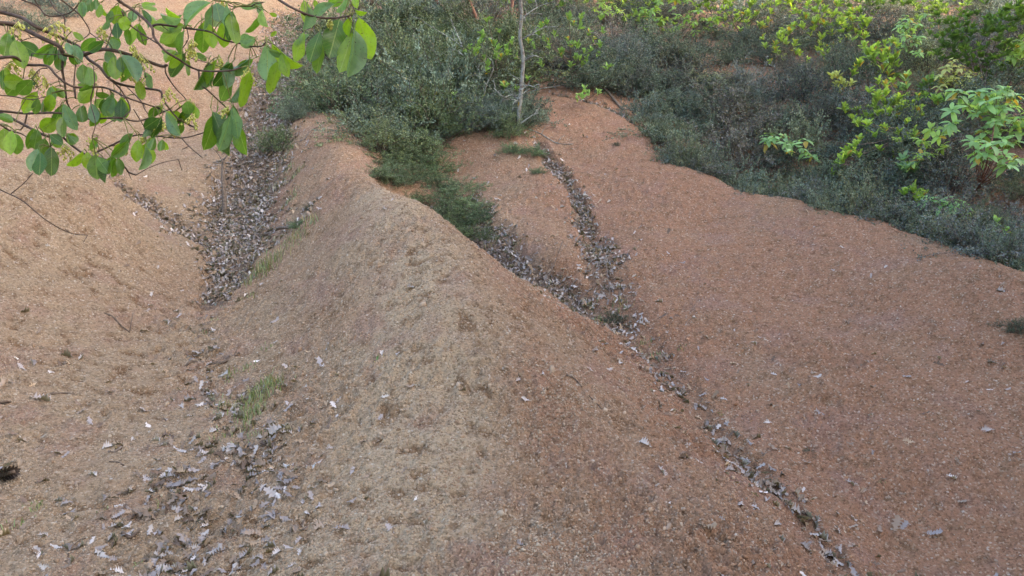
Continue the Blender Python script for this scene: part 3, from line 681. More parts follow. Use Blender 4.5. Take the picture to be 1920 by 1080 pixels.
# lichen-covered trunk
def lichen_tree(base_uv, trunk, r0, r1, twigs, label, depth_off=0., name='lichened_tree', mt=None):
    p, d = on_ground([base_uv[0]], [base_uv[1]]); p = p[0]; d = d[0] + depth_off
    root = empty(name, p); bag = Bag(); P = np.vstack([[p - np.array([0, 0, .1])], px_path(trunk, d, .04)])
    add_branch(bag, P, r0, r1, 5, 8, .07, p); link('trunk', bag.mesh('trunk', mt or M_LICHEN), root)
    for tw in twigs:
        b = Bag(); Q = px_path(tw, d, .06); add_branch(b, Q, .010, .004, 4, 5, .22, p)
        for _ in range(7):
            i = random.randrange(1, len(Q)); a = Q[i] + (Q[i - 1] - Q[i]) * random.random(); e = a + np.array([random.gauss(0, .1), random.gauss(0, .1), random.gauss(.02, .09)])
            add_branch(b, [a, (a + e) / 2 + np.array([0, 0, .02]), e], .005, .0025, 3, 4, .25, p)
        link('twig', b.mesh('twig', M_LTWIG), root)
    tag(root, label, 'tree'); return root
lichen_tree((972,250), [(973,215),(977,170),(981,110),(975,70),(978,30),(976,-20),(984,-110),(978,-230)], .027, .018,
            [[(978,75),(1000,62),(1020,52),(1045,50)], [(981,115),(1000,105),(1015,108)], [(976,190),(960,178),(945,182),(925,165)], [(976,170),(990,160),(1010,168)], [(972,235),(1000,215),(1010,213)], [(977,40),(990,25),(1015,10),(1040,2)], [(974,185),(965,195),(958,215)]],
            'pale lichen covered trunk with orange patches standing above the bare spur')
lichen_tree((893,215), [(890,190),(886,160),(880,125),(868,90),(855,60),(845,35)], .017, .007,
            [[(886,160),(870,148),(850,143),(820,148),(785,152)], [(880,125),(895,100),(905,80)], [(868,90),(850,75),(825,60),(800,45)], [(888,180),(905,165),(918,150),(925,120)], [(875,110),(858,95),(845,90)], [(889,190),(875,178),(855,168),(840,180)]],
            'thin grey lichen crusted dead shrub beside the heath mound', name='dead_shrub', mt=M_LTWIG)
lichen_tree((905,225), [(906,195),(912,160),(925,130),(922,110)], .012, .005,
            [[(906,195),(925,175),(940,170)], [(912,160),(900,140),(896,120)], [(908,205),(925,198),(945,205)]], 'short lichen crusted dead stem between heath and pale trunk', name='dead_shrub', mt=M_LTWIG)
# reddish trunks at the top of the slope, with crowns above
def red_tree(base_uv, trunk, r0, r1, label):
    p, d = on_ground([base_uv[0]], [base_uv[1]]); p = p[0]; d = d[0]
    root = empty('strawberry_tree', p); bag = Bag(); P = np.vstack([[p - np.array([0, 0, .1])], px_path(trunk, d, .1)])
    add_branch(bag, P, r0, r1, 4, 8, .05, p); link('trunk', bag.mesh('trunk', M_REDTRUNK), root)
    top = P[-1] - p; rosette_mass(root, [top + np.array([random.gauss(0, .5), random.gauss(0, .5), random.gauss(.3, .35)]) for _ in range(60)], .085, (.10, .20, .03)); tag(root, label, 'tree'); return root
def rosette_mass(root, centers, L, color):
    bag = Bag()
    for c in centers:
        for k in range(8):
            az = random.random() * 6.28; po = R(random.uniform(25, 85)); Y = np.array([math.cos(az) * math.sin(po), math.sin(az) * math.sin(po), math.cos(po)])
            Z = unit(np.array([-math.cos(az) * math.cos(po), -math.sin(az) * math.cos(po), math.sin(po)])); X = np.cross(Y, Z)
            V, Fc = UPV[random.randrange(3)]; l = L * random.uniform(.7, 1.2)
            bag.add(c + l * (V[:, :1] * X + V[:, 1:2] * Y + V[:, 2:] * Z), Fc, np.array(color) * random.uniform(.6, 1.35))
    o = link('crown', bag.mesh('crown', M_SAP), root); o['kind'] = 'stuff'
UPV = [leaf_shape(obov, 4, .3, -.06, .05, tw, 0, s, 1) for s, tw in ((1, .2), (2, -.3), (3, 0))]
red_tree((905,75), [(895,40),(880,0),(866,-60),(850,-140)], .035, .022, 'leaning reddish trunk at the top between heath and grey twigs')
red_tree((958,95), [(958,50),(961,0),(965,-70),(960,-150)], .03, .02, 'straight reddish trunk just behind the pale lichen trunk')
red_tree((850,50), [(832,20),(815,-10),(800,-70)], .045, .03, 'thick greyish red trunk leaning out at the top')

# ------------------------------------------------------------------ young broad-leaved plants
def place_leaf(root, me, base_p, Y, Z, L, color, name='leaf', wscale=1.):
    Y = unit(Y); Z = unit(Z - (Z @ Y) * Y); X = np.cross(Y, Z)
    o = link(name, me, root, None, color)
    M = Matrix(((X[0] * wscale, Y[0], Z[0], base_p[0]), (X[1] * wscale, Y[1], Z[1], base_p[1]), (X[2] * wscale, Y[2], Z[2], base_p[2]), (0, 0, 0, 1))) @ Matrix.Scale(L, 4)
    o.matrix_local = M; return o
YG = (.27, .42, .085); MG = (.19, .34, .09); PY = (.48, .54, .20); DG = (.12, .24, .05); BG = (.27, .46, .17)
def sapling(label, kind, base_uv, ros, L, color, r=.010, off=0., name='young_strawberry_tree', n=None, trunk=None):
    p, d = on_ground([base_uv[0]], [base_uv[1]]); p = p[0]; d = d[0] + off - .55
    root = empty(name, p); tag(root, label, 'young tree')
    ros = list(ros) + [(u + random.gauss(0, 13), v + random.gauss(3, 11)) for u, v in ros if random.random() < .85]
    C = [pt(u, v, d + random.uniform(-.28, .28)) - p for u, v in ros]; C.sort(key=lambda c: c[2])
    bag = Bag(); base_l = np.array([0, 0, -.06])
    tr = [base_l] + ([pt(u, v, d) - p for u, v in trunk] if trunk else [C[-1] * .5 + np.array([random.gauss(0, .03), 0, 0])]) + [C[-1]]
    T = catmull(tr, 6); V, Fc = tube(T, np.linspace(r, r * .35, len(T)), 6, .05); bag.add(V, Fc)
    for c in C[:-1]:
        k = np.argmin(np.linalg.norm(T - (c * np.array([.35, .35, .62])), axis=1)); a = T[k]
        add_branch(bag, [a, (a + c) / 2 + np.array([random.gauss(0, .015), random.gauss(0, .015), -.04]), c], r * .5, r * .25, 4, 5)
    link('stem', bag.mesh('stem', M_REDTRUNK if r > .012 else M_TWIG), root)
    for c in C:
        out = unit(np.array([c[0], c[1] - .1, .0]) * .5 + np.array([0, 0, 1.]) + np.random.default_rng(int(abs(c[0] * 9999))).normal(size=3) * .18)
        ref = unit(np.cross(out, [.3, 1, .1])); ref2 = np.cross(out, ref)
        m = n or (10 if kind == 'up' else 8); a0 = random.random() * 6.28; sz = random.uniform(.72, 1.15)
        for q in range(m):
            az = a0 + q * 2.4; po = R(random.uniform(22, 72)) if kind == 'up' else R(random.uniform(45, 105))
            rad = math.cos(az) * ref + math.sin(az) * ref2; Y = math.cos(po) * out + math.sin(po) * rad; Z = math.sin(po) * out - math.cos(po) * rad
            col = np.array(color) * random.uniform(.7, 1.3)
            if random.random() < .05: col = np.array((.42, .30, .05))
            place_leaf(root, random.choice(UPL if kind == 'up' else DRL), c - out * .02 * random.random() * m / 3, Y, Z, L * .94 * sz * random.uniform(.7, 1.15), col)
    return root
SAP = [
 ('bright green strawberry tree shoots in front of the reddish trunks', 'up', (935,200), [(915,35),(935,55),(905,65),(898,82),(925,80),(960,75),(890,98),(908,106),(968,102),(950,90),(930,105),(915,120),(990,145),(945,160),(970,165)], .085, MG),
 ('spreading green strawberry tree above the arched fallen branch', 'up', (1075,168), [(1000,85),(1025,42),(1065,30),(1075,42),(1090,30),(1030,75),(1065,75),(1085,85),(1095,95),(1115,72),(1125,82),(1122,100),(1080,105),(1015,120),(1050,95),(1040,62),(1105,60),(1100,110),(1070,120),(1010,60)], .09, MG),
 ('small rosette of green and yellow leaves at the edge of the broad slope', 'up', (1100,190), [(1095,165),(1102,172),(1090,178)], .09, BG),
 ('little rosette of pale leaves on the heath mound', 'up', (848,205), [(845,185),(840,178)], .085, BG),
 ('pale yellow green sapling at the top above the dark heath', 'droop', (1130,60), [(1115,12),(1130,5),(1140,15),(1125,25),(1160,15),(1172,28),(1150,5)], .10, YG),
 ('slender drooping sapling with thin red stem on the upper hillside', 'droop', (1286,105), [(1270,28),(1290,22),(1310,18),(1275,48),(1322,34),(1345,30),(1300,40),(1262,12),(1290,0)], .125, MG),
 ('smaller drooping sapling next to the thin red stem', 'droop', (1225,75), [(1212,30),(1230,20),(1242,40),(1222,48),(1205,15),(1235,2)], .12, MG),
 ('sunlit yellow green strawberry tree clump at the top edge', 'up', (1400,75), [(1355,15),(1370,8),(1382,28),(1400,40),(1418,25),(1430,10),(1410,5),(1390,55),(1425,50),(1445,20),(1440,40)], .12, YG),
 ('yellow green strawberry tree rosettes above the brown heath', 'up', (1470,120), [(1460,65),(1470,108),(1430,70),(1465,72),(1500,100),(1490,80),(1455,90),(1480,60),(1502,125),(1492,142)], .115, YG),
 ('leafy strawberry tree bush left of the open patch at the top', 'up', (1530,105), [(1510,30),(1490,20),(1530,40),(1505,48),(1545,20),(1560,25),(1575,40),(1520,62),(1540,70),(1560,60),(1548,90),(1515,10),(1570,8),(1535,5)], .125, YG),
 ('dense bright strawberry tree bush beside the open patch at the top', 'up', (1600,95), [(1590,30),(1600,36),(1615,34),(1626,42),(1580,55),(1605,56),(1590,68),(1612,62),(1575,75),(1598,20),(1618,50)], .12, YG),
 ('tall drooping sapling with pinkish tip in the middle of the hillside', 'droop', (1692,140), [(1690,36),(1705,30),(1685,50),(1712,52),(1695,66),(1712,76),(1722,70),(1715,95),(1676,75),(1700,45),(1698,85)], .125, BG),
 ('tall upright strawberry tree with stacked bright rosettes', 'up', (1672,190), [(1645,85),(1660,80),(1665,96),(1640,106),(1628,104),(1620,86),(1680,104),(1672,116),(1655,130),(1666,136),(1648,150),(1655,110)], .125, YG),
 ('spreading yellow green strawberry tree below the stacked rosettes', 'up', (1655,235), [(1630,166),(1645,180),(1660,172),(1685,186),(1640,195),(1660,206),(1680,215),(1700,205),(1720,210),(1710,222),(1690,200),(1670,190),(1625,220),(1612,228)], .125, YG),
 ('pale yellow rosette plant standing alone in dark heath', 'up', (1575,185), [(1570,158),(1585,160),(1596,155),(1578,150)], .125, PY),
 ('two toned strawberry tree shoot above the pale yellow rosettes', 'up', (1603,160), [(1605,124),(1600,136),(1612,118)], .115, YG),
 ('single bright rosette in the dark heath below the pale plant', 'up', (1584,228), [(1583,200),(1585,206)], .12, YG),
 ('small upright shoot between tall sapling and yellow bush', 'up', (1702,185), [(1700,158),(1698,164)], .12, BG),
 ('small green shoot in front of the pale yellow bush', 'up', (1740,180), [(1738,150),(1735,160),(1745,158)], .12, MG),
 ('low shoot of upright green leaves beside the drooping sapling', 'up', (1750,215), [(1750,184),(1758,190),(1722,182)], .12, MG),
 ('pale yellow drooping bush glowing in front of the dark thicket', 'droop', (1790,185), [(1785,110),(1775,125),(1800,125),(1815,132),(1780,145),(1795,150),(1770,155),(1790,135),(1808,145),(1765,140),(1820,145)], .105, PY),
 ('large pale green drooping sapling beside the bare soil patch', 'droop', (1850,330), [(1800,180),(1845,172),(1870,166),(1890,165),(1905,176),(1815,196),(1850,190),(1880,200),(1900,196),(1785,205),(1830,210),(1860,216),(1890,220),(1912,214),(1865,182),(1905,240),(1870,235)], .135, BG),
 ('drooping sapling with stem bent over the bare soil patch', 'droop', (1826,360), [(1845,246),(1870,240),(1880,260),(1900,262),(1830,275),(1885,290),(1905,295),(1860,268),(1850,285)], .13, BG, .014, 0., 'young_strawberry_tree', None, [(1845,322),(1856,290)]),
 ('drooping sapling leaning in from the edge high up', 'droop', (1912,170), [(1890,80),(1905,90),(1915,75),(1900,105),(1885,95),(1915,110),(1928,92),(1930,60)], .14, YG),
 ('small drooping sapling between upright bush and bent stem', 'droop', (1752,300), [(1745,240),(1760,254),(1745,284),(1722,290),(1782,240),(1735,262),(1765,275)], .12, YG),
 ('low strawberry tree with rosettes strung along a bent stem', 'up', (1712,270), [(1625,230),(1640,250),(1660,240),(1685,246),(1650,278),(1683,264),(1700,226),(1715,250),(1605,270),(1590,286),(1580,300),(1573,310),(1610,290)], .115, YG),
 ('small broad leaved seedling in the heath above the broad slope', 'droop', (1447,285), [(1445,250),(1452,256),(1440,262)], .12, BG),
 ('second broad leaved seedling with two drooping tufts in the heath', 'droop', (1498,305), [(1492,268),(1505,275),(1482,280),(1524,290)], .12, BG),
 ('feathery blue green seedling in the heath behind the crest', 'up', (1697,335), [(1690,310),(1702,312),(1696,320)], .11, (.15, .27, .14)),
 ('yellow green lance leaved seedling near the crest heath', 'up', (1722,378), [(1715,358),(1728,362),(1720,366),(1735,372)], .12, YG),
 ('low drooping seedling in the heath at the crest', 'droop', (1782,395), [(1765,378),(1785,374),(1800,380),(1812,392),(1795,390)], .11, BG),
 ('thin upright seedling at the low end of the crest heath', 'up', (1868,425), [(1870,408),(1866,415)], .09, BG),
 ('young shoot rising from the heath under the tall sapling', 'up', (1548,130), [(1550,95),(1546,104)], .12, YG),
]
for s in SAP: sapling(*s)
# dark thicket at the upper edge
def thicket(base_uv, blobs, n, L, color, label):
    p, d = on_ground([base_uv[0]], [base_uv[1]]); p = p[0]; d = d[0]
    root = empty('strawberry_thicket', p); tag(root, label, 'bush'); bag = Bag(); cs = []
    for (u, v, ru, rv) in blobs:
        c0 = pt(u, v, d) - p
        add_branch(bag, [np.array([0, 0, -.1]), c0 * .5 + np.array([.05, 0, 0]), c0], .016, .005, 4, 6)
        for _ in range(n):
            a = np.random.default_rng(random.randrange(10**9)).normal(size=3); a = a / np.linalg.norm(a) * random.random() ** .4
            cs.append(c0 + a * np.array([ru, .5 * (ru + rv), rv]) * d / F)
    link('stems', bag.mesh('stems', M_HSTEM), root); rosette_mass(root, cs, L, color)
thicket((1840,190), [(1790,50,50,35),(1850,40,55,35),(1830,95,60,40),(1890,60,45,45),(1780,90,40,30),(1870,130,50,30),(1905,20,40,30)], 26, .10, (.10, .20, .04), 'dense dark green strawberry tree thicket on the far hillside')
thicket((1650,60), [(1640,10,40,20),(1690,5,40,16),(1600,0,50,16)], 20, .10, (.10, .19, .05), 'dim green bush at the very top behind the open patch')
thicket((1330,60), [(1330,5,60,20),(1240,0,60,16),(1420,-5,50,18)], 22, .11, (.20, .33, .05), 'bright leafy bushes along the upper edge behind the saplings')
thicket((1250,85), [(1240,50,45,25),(1200,35,40,22)], 18, .085, (.22, .36, .10), 'pale green leafy bush beside the slender red stemmed sapling')
thicket((1350,70), [(1340,45,50,24),(1375,30,40,24)], 18, .085, (.25, .39, .10), 'pale green bush between the red stemmed sapling and sunlit clump')
thicket((1560,80), [(1550,45,45,26),(1510,40,40,24),(1590,45,40,26)], 20, .085, (.25, .40, .10), 'fine leaved yellow green bush under the top edge')
thicket((1700,105), [(1690,80,35,26),(1720,60,30,26)], 16, .08, (.22, .36, .12), 'pale green undergrowth behind the tall drooping sapling')
thicket((1640,150), [(1640,120,36,24),(1665,150,34,24)], 16, .085, (.24, .39, .09), 'leafy undergrowth around the stacked rosette tree')
thicket((1700,240), [(1690,205,40,24),(1650,215,34,20)], 16, .085, (.24, .39, .09), 'leafy undergrowth below the spreading yellow green bush')
thicket((1880,260), [(1870,200,36,30),(1840,205,34,26)], 16, .09, (.25, .42, .15), 'pale green undergrowth behind the large drooping sapling')
thicket((1460,45), [(1450,0,50,20),(1500,-5,50,18),(1545,-10,40,16)], 22, .10, (.30, .44, .07), 'sunlit yellow green bushes at the top edge above the rosettes')
thicket((1160,50), [(1130,-5,50,18),(1180,0,50,20)], 20, .10, (.28, .42, .08), 'sunlit leafy bush at the top beside the pale sapling')
thicket((1760,60), [(1740,20,40,22),(1780,10,40,20)], 20, .10, (.20, .31, .09), 'hazy green bush behind the tall drooping sapling')
thicket((1910,110), [(1900,100,40,30),(1925,50,30,40)], 20, .10, (.17, .29, .06), 'green bush at the border behind the drooping sapling')
thicket((1010,40), [(1000,5,40,20),(1050,0,50,20),(930,10,30,20)], 16, .10, (.14, .25, .04), 'green bush at the top beside the reddish trunks')

# ------------------------------------------------------------------ fallen wood
def stick(pts, r0, r1, label, m=None, name='fallen_stick', lift=.6, side=None, air=None):
    Q, d = on_ground([p[0] for p in pts], [p[1] for p in pts]); Q = Q + normal(Q[:, 0], Q[:, 1]) * r0 * lift
    if air:
        for i, dz in enumerate(air): Q[i, 2] += dz
    o0 = Q[0].copy(); bag = Bag(); add_branch(bag, Q, r0, r1, 5, 7, .12, o0)
    for (i, e, du) in (side or []):
        q, _ = on_ground([e[0]], [e[1]]); add_branch(bag, [Q[i], (Q[i] + q[0]) / 2 + np.array([0, 0, du]), q[0] + np.array([0, 0, du])], r0 * .5, r0 * .25, 3, 5, .1, o0)
    o = link(name, bag.mesh(name, m or M_STICK), None, o0); tag(o, label, 'stick'); return o
stick([(345,692),(362,683),(395,681),(425,677),(440,668),(449,662)], .008, .010, 'dark crooked stick lying beside the grass tufts', side=[(4, (450,655), .02)])
stick([(195,594),(212,602),(225,612),(243,623)], .007, .005, 'grey forked twig on the bed of the open gully', side=[(3, (250,598), .02)])
stick([(572,268),(577,258),(588,247),(602,243)], .009, .005, 'thin root sticking out at the top of the middle ridge', M_TWIG)
stick([(470,425),(500,431),(525,430),(548,420),(562,409)], .016, .009, 'bent brown stick lying in the leaf drift', M_TWIG)
stick([(428,452),(445,449),(462,448)], .014, .010, 'short broken stick at the foot of the leaf drift')
stick([(1400,893),(1425,908),(1450,925),(1485,944),(1515,957)], .006, .004, 'long dark root along the foot of the narrow gully')
stick([(1440,905),(1462,926),(1490,946)], .005, .003, 'short dark root beside the long one in the narrow gully')
stick([(1015,536),(1035,508),(1055,482)], .004, .003, 'thin straw coloured twig standing across the narrow gully', M_TWIG, air=[.02, .08, .14])
stick([(1133,490),(1138,510),(1143,540),(1146,560)], .004, .002, 'upright thin dead stem in the leaf drift of the narrow gully', M_TWIG, air=[.1, .08, .03, 0])
stick([(1064,165),(1085,150),(1110,160),(1140,180),(1167,204)], .012, .020, 'bare grey branch arching over the top of the broad slope', M_TWIG, air=[.05, .10, .09, .05, 0], side=[(0, (1040,170), .05), (0, (1060,185), .0), (1, (1075,160), .08)])
stick([(985,182),(1010,180),(1040,172),(1066,164)], .009, .007, 'thin dead branch lying between pale trunk and arched branch', M_LTWIG, air=[.03, .05, .05, .05], side=[(1, (1010,170), .1), (2, (1050,180), .0), (2, (1035,160), .1)])
stick([(990,245),(1015,255),(1045,268),(1075,270)], .007, .004, 'thin lichened branch trailing down from the pale trunk', M_LTWIG, side=[(2, (1060,262), .06), (1, (1030,250), .08)])
stick([(1196,130),(1195,160),(1193,200)], .004, .006, 'thin pale upright dead stem in the dark heath', M_TWIG, air=[.45, .25, 0])
stick([(204,850),(215,845),(228,840)], .009, .007, 'short pale broken stick on the gully bed', M_TWIG)
stick([(232,875),(220,870),(205,868)], .005, .003, 'small brown twig near the pale broken stick')
stick([(128,1046),(130,1030),(150,1015),(160,1008)], .004, .003, 'small forked twig at the lower edge among leaves')
stick([(230,1003),(245,1010),(262,995)], .009, .006, 'curled dark bark piece among the near leaves', lift=1.2)
stick([(1062,710),(1078,714),(1090,728)], .006, .004, 'dark curled bark flake on the flank of the middle ridge')
stick([(1095,738),(1112,752),(1128,768)], .004, .003, 'thin dark root line on the flank of the middle ridge')
stick([(860,165),(840,150),(810,147),(782,152)], .010, .006, 'pale lichened branch lying over the heath mound', M_LTWIG, air=[.28, .34, .34, .30])
stick([(0,765),(20,758)], .009, .006, 'short stick at the border of the gully bed')
stick([(95,742),(120,738),(140,742)], .008, .004, 'curled brown bark strip on the gully bed')
# snag in the leaf drift
p, d = on_ground([421], [392]); p = p[0]; d = d[0]
snag = empty('dead_snag', p); b = Bag(); add_branch(b, [p - np.array([0, 0, .05]), pt(420,360,d), pt(418,325,d), pt(419,298,d)], .028, .016, 4, 7, .06, p); link('trunk', b.mesh('trunk', M_TWIG), snag)
for q in [[(419,305),(410,290),(400,278)], [(419,300),(432,288),(446,300),(458,318),(463,340)]]:
    b = Bag(); add_branch(b, px_path(q, d, .05), .008, .003, 4, 5, .05, p); link('twig', b.mesh('twig', M_TWIG), snag)
tag(snag, 'thin grey dead snag standing in the leaf drift', 'dead tree')

# pine cone at the edge of the gully bed
def pine_cone():
    p, d = on_ground([12], [905]); p = p[0]; root = empty('pine_cone', p + np.array([0, 0, .03])); root.rotation_euler = (R(70), R(15), R(70))
    b = Bag(); add_branch(b, [(0, 0, -.055), (0, 0, 0), (0, 0, .055)], .016, .010, 3, 7); link('core', b.mesh('core', M_STICK), root)
    sv, sf = leaf_shape(lambda t: .22 * math.sin(math.pi * (.15 + .75 * t)), 4, .25, -.25, 0, 0, 0, 3, 1)
    sm = shared('scale', (sv, sf), M_DRY)
    for i in range(64):
        t = i / 63; az = i * 2.39996; z = -.05 + .1 * t; out = np.array([math.cos(az), math.sin(az), 0]); r = .014
        place_leaf(root, sm, out * r + np.array([0, 0, z]), out * .9 + np.array([0, 0, .55]), np.array([0, 0, 1.]) - out * .3, .034 * (1 - .45 * abs(t - .35)), (.06, .042, .032), 'scale', 1.3)
    tag(root, 'dark open pine cone lying at the border of the gully bed', 'pine cone')
pine_cone()

# ------------------------------------------------------------------ grass tufts
def tuft(u, v, h, n, label, color):
    p, d = on_ground([u], [v]); p = p[0]; b = Bag()
    for _ in range(n):
        az = random.random() * 6.28; ln = random.uniform(.2, 1.2); hh = h * random.uniform(.3, .85); o = np.array([random.gauss(0, h * .45), random.gauss(0, h * .45), 0])
        o[2] = height(p[0] + o[0], p[1] + o[1])[0] - p[2] - .004
        dr = np.array([math.cos(az), math.sin(az), 0]); sd = np.array([-dr[1], dr[0], 0]) * .0028
        P = [o, o + dr * ln * hh * .25 + np.array([0, 0, hh * .55]), o + dr * ln * hh * .75 + np.array([0, 0, hh * .95 * (1 - .3 * ln)])]
        V = np.array([P[0] - sd, P[0] + sd, P[1] + sd * .8, P[1] - sd * .8, P[2] + sd * .1, P[2] - sd * .1]); b.add(V, np.array([(0, 1, 2, 3), (3, 2, 4, 5)]), (np.array(color) if random.random() < .72 else np.array((.36, .30, .17))) * random.uniform(.6, 1.4))
    o = link('grass_tuft', b.mesh('grass_tuft', M_GRASS), None, p); tag(o, label, 'grass')
GR = (.235, .255, .14); BGN = (.225, .285, .13)
for a in [(555,330,.10,40,'grey wisp of grass where leaf drift meets the ridge flank',(.17,.21,.13)), (545,370,.12,50,'sparse weed grass beside the upper leaf drift',(.16,.2,.12)), (575,430,.14,60,'dull grass patch at the ridge side of the bent stick',(.18,.23,.12)), (550,455,.12,50,'dull grass below the bent brown stick',(.19,.24,.12)), (530,300,.12,40,'grass wisp high on the drift bank',(.15,.19,.11)),
          (925,440,.11,50,'dull grass at the end of the hollow by the leaves',(.16,.21,.12)), (960,455,.09,40,'grey grass wisp on the spur foot',(.18,.21,.13)), (1105,560,.10,40,'grey grass in the drift fork of the narrow gully',(.17,.21,.13)), (1165,560,.10,40,'dull weed grass beside the thin dead stem',(.17,.21,.12)), (1200,640,.08,30,'short dull grass in the narrow gully leaves',(.17,.22,.12)), (450,800,.08,30,'thin grass in leaves below the second tuft',GR), (420,760,.08,30,'thin grass at the border of the tufts',GR),
          (488,745,.14,150,'largest bright grass tuft at the foot of the middle ridge',BGN), (468,772,.11,90,'second grass tuft just below the largest one',BGN), (512,725,.11,80,'thin grass tuft on the ridge side of the largest one',GR),
          (430,700,.07,40,'sparse grass beside the dark crooked stick',GR), (462,690,.06,30,'faint grass above the largest tuft',GR), (500,505,.17,110,'grey green grass at the lower end of the leaf drift',(.17,.24,.10)),
          (482,520,.13,70,'bright grass at the tip of the leaf drift',GR), (410,812,.06,16,'short grass blades among leaves below the tufts',BGN), (478,810,.06,16,'grass blades in the leaves under the largest tuft',BGN),
          (440,832,.05,14,'few grass blades between oak leaves',BGN), (68,952,.06,30,'small grass patch near the pine cone',BGN), (28,990,.07,12,'upright grass blades below the pine cone',BGN),
          (706,682,.04,16,'tiny green tuft on the middle ridge',(.10,.25,.08)), (195,955,.04,14,'faint grass sprout in the near leaves',GR), (320,930,.06,14,'thin grass sprout among pale leaves',GR), (322,1055,.05,14,'grass sprout at the lower edge',BGN), (255,1050,.04,12,'short grass sprout by the lower edge',BGN),
          (405,602,.04,14,'small green sprout on the gully bed',BGN), (385,622,.05,18,'dark green sprout on the gully bed',(.09,.19,.07)), (500,655,.05,20,'pale grass wisp at the ridge foot',GR), (1270,657,.05,14,'green sprout beside the narrow gully',BGN),
          (1235,662,.07,22,'green weed blades in the narrow gully leaves',(.10,.22,.09)), (1125,590,.09,24,'grassy weed in the leaf drift of the narrow gully',(.13,.2,.08)), (1350,770,.04,12,'tiny sprout above the narrow gully leaves',GR), (535,330,.12,40,'grey grass on the bank of the leaf drift',(.15,.19,.10)),
          (470,560,.07,24,'sparse grass above the gully bed',GR), (1650,905,.03,10,'tiny sprout on the lower broad slope',GR), (870,400,.10,60,'green grass in the hollow behind the ridge',(.10,.2,.07)), (880,420,.09,50,'green grass at the end of the hollow shrubs',(.12,.22,.08))]: tuft(*a)

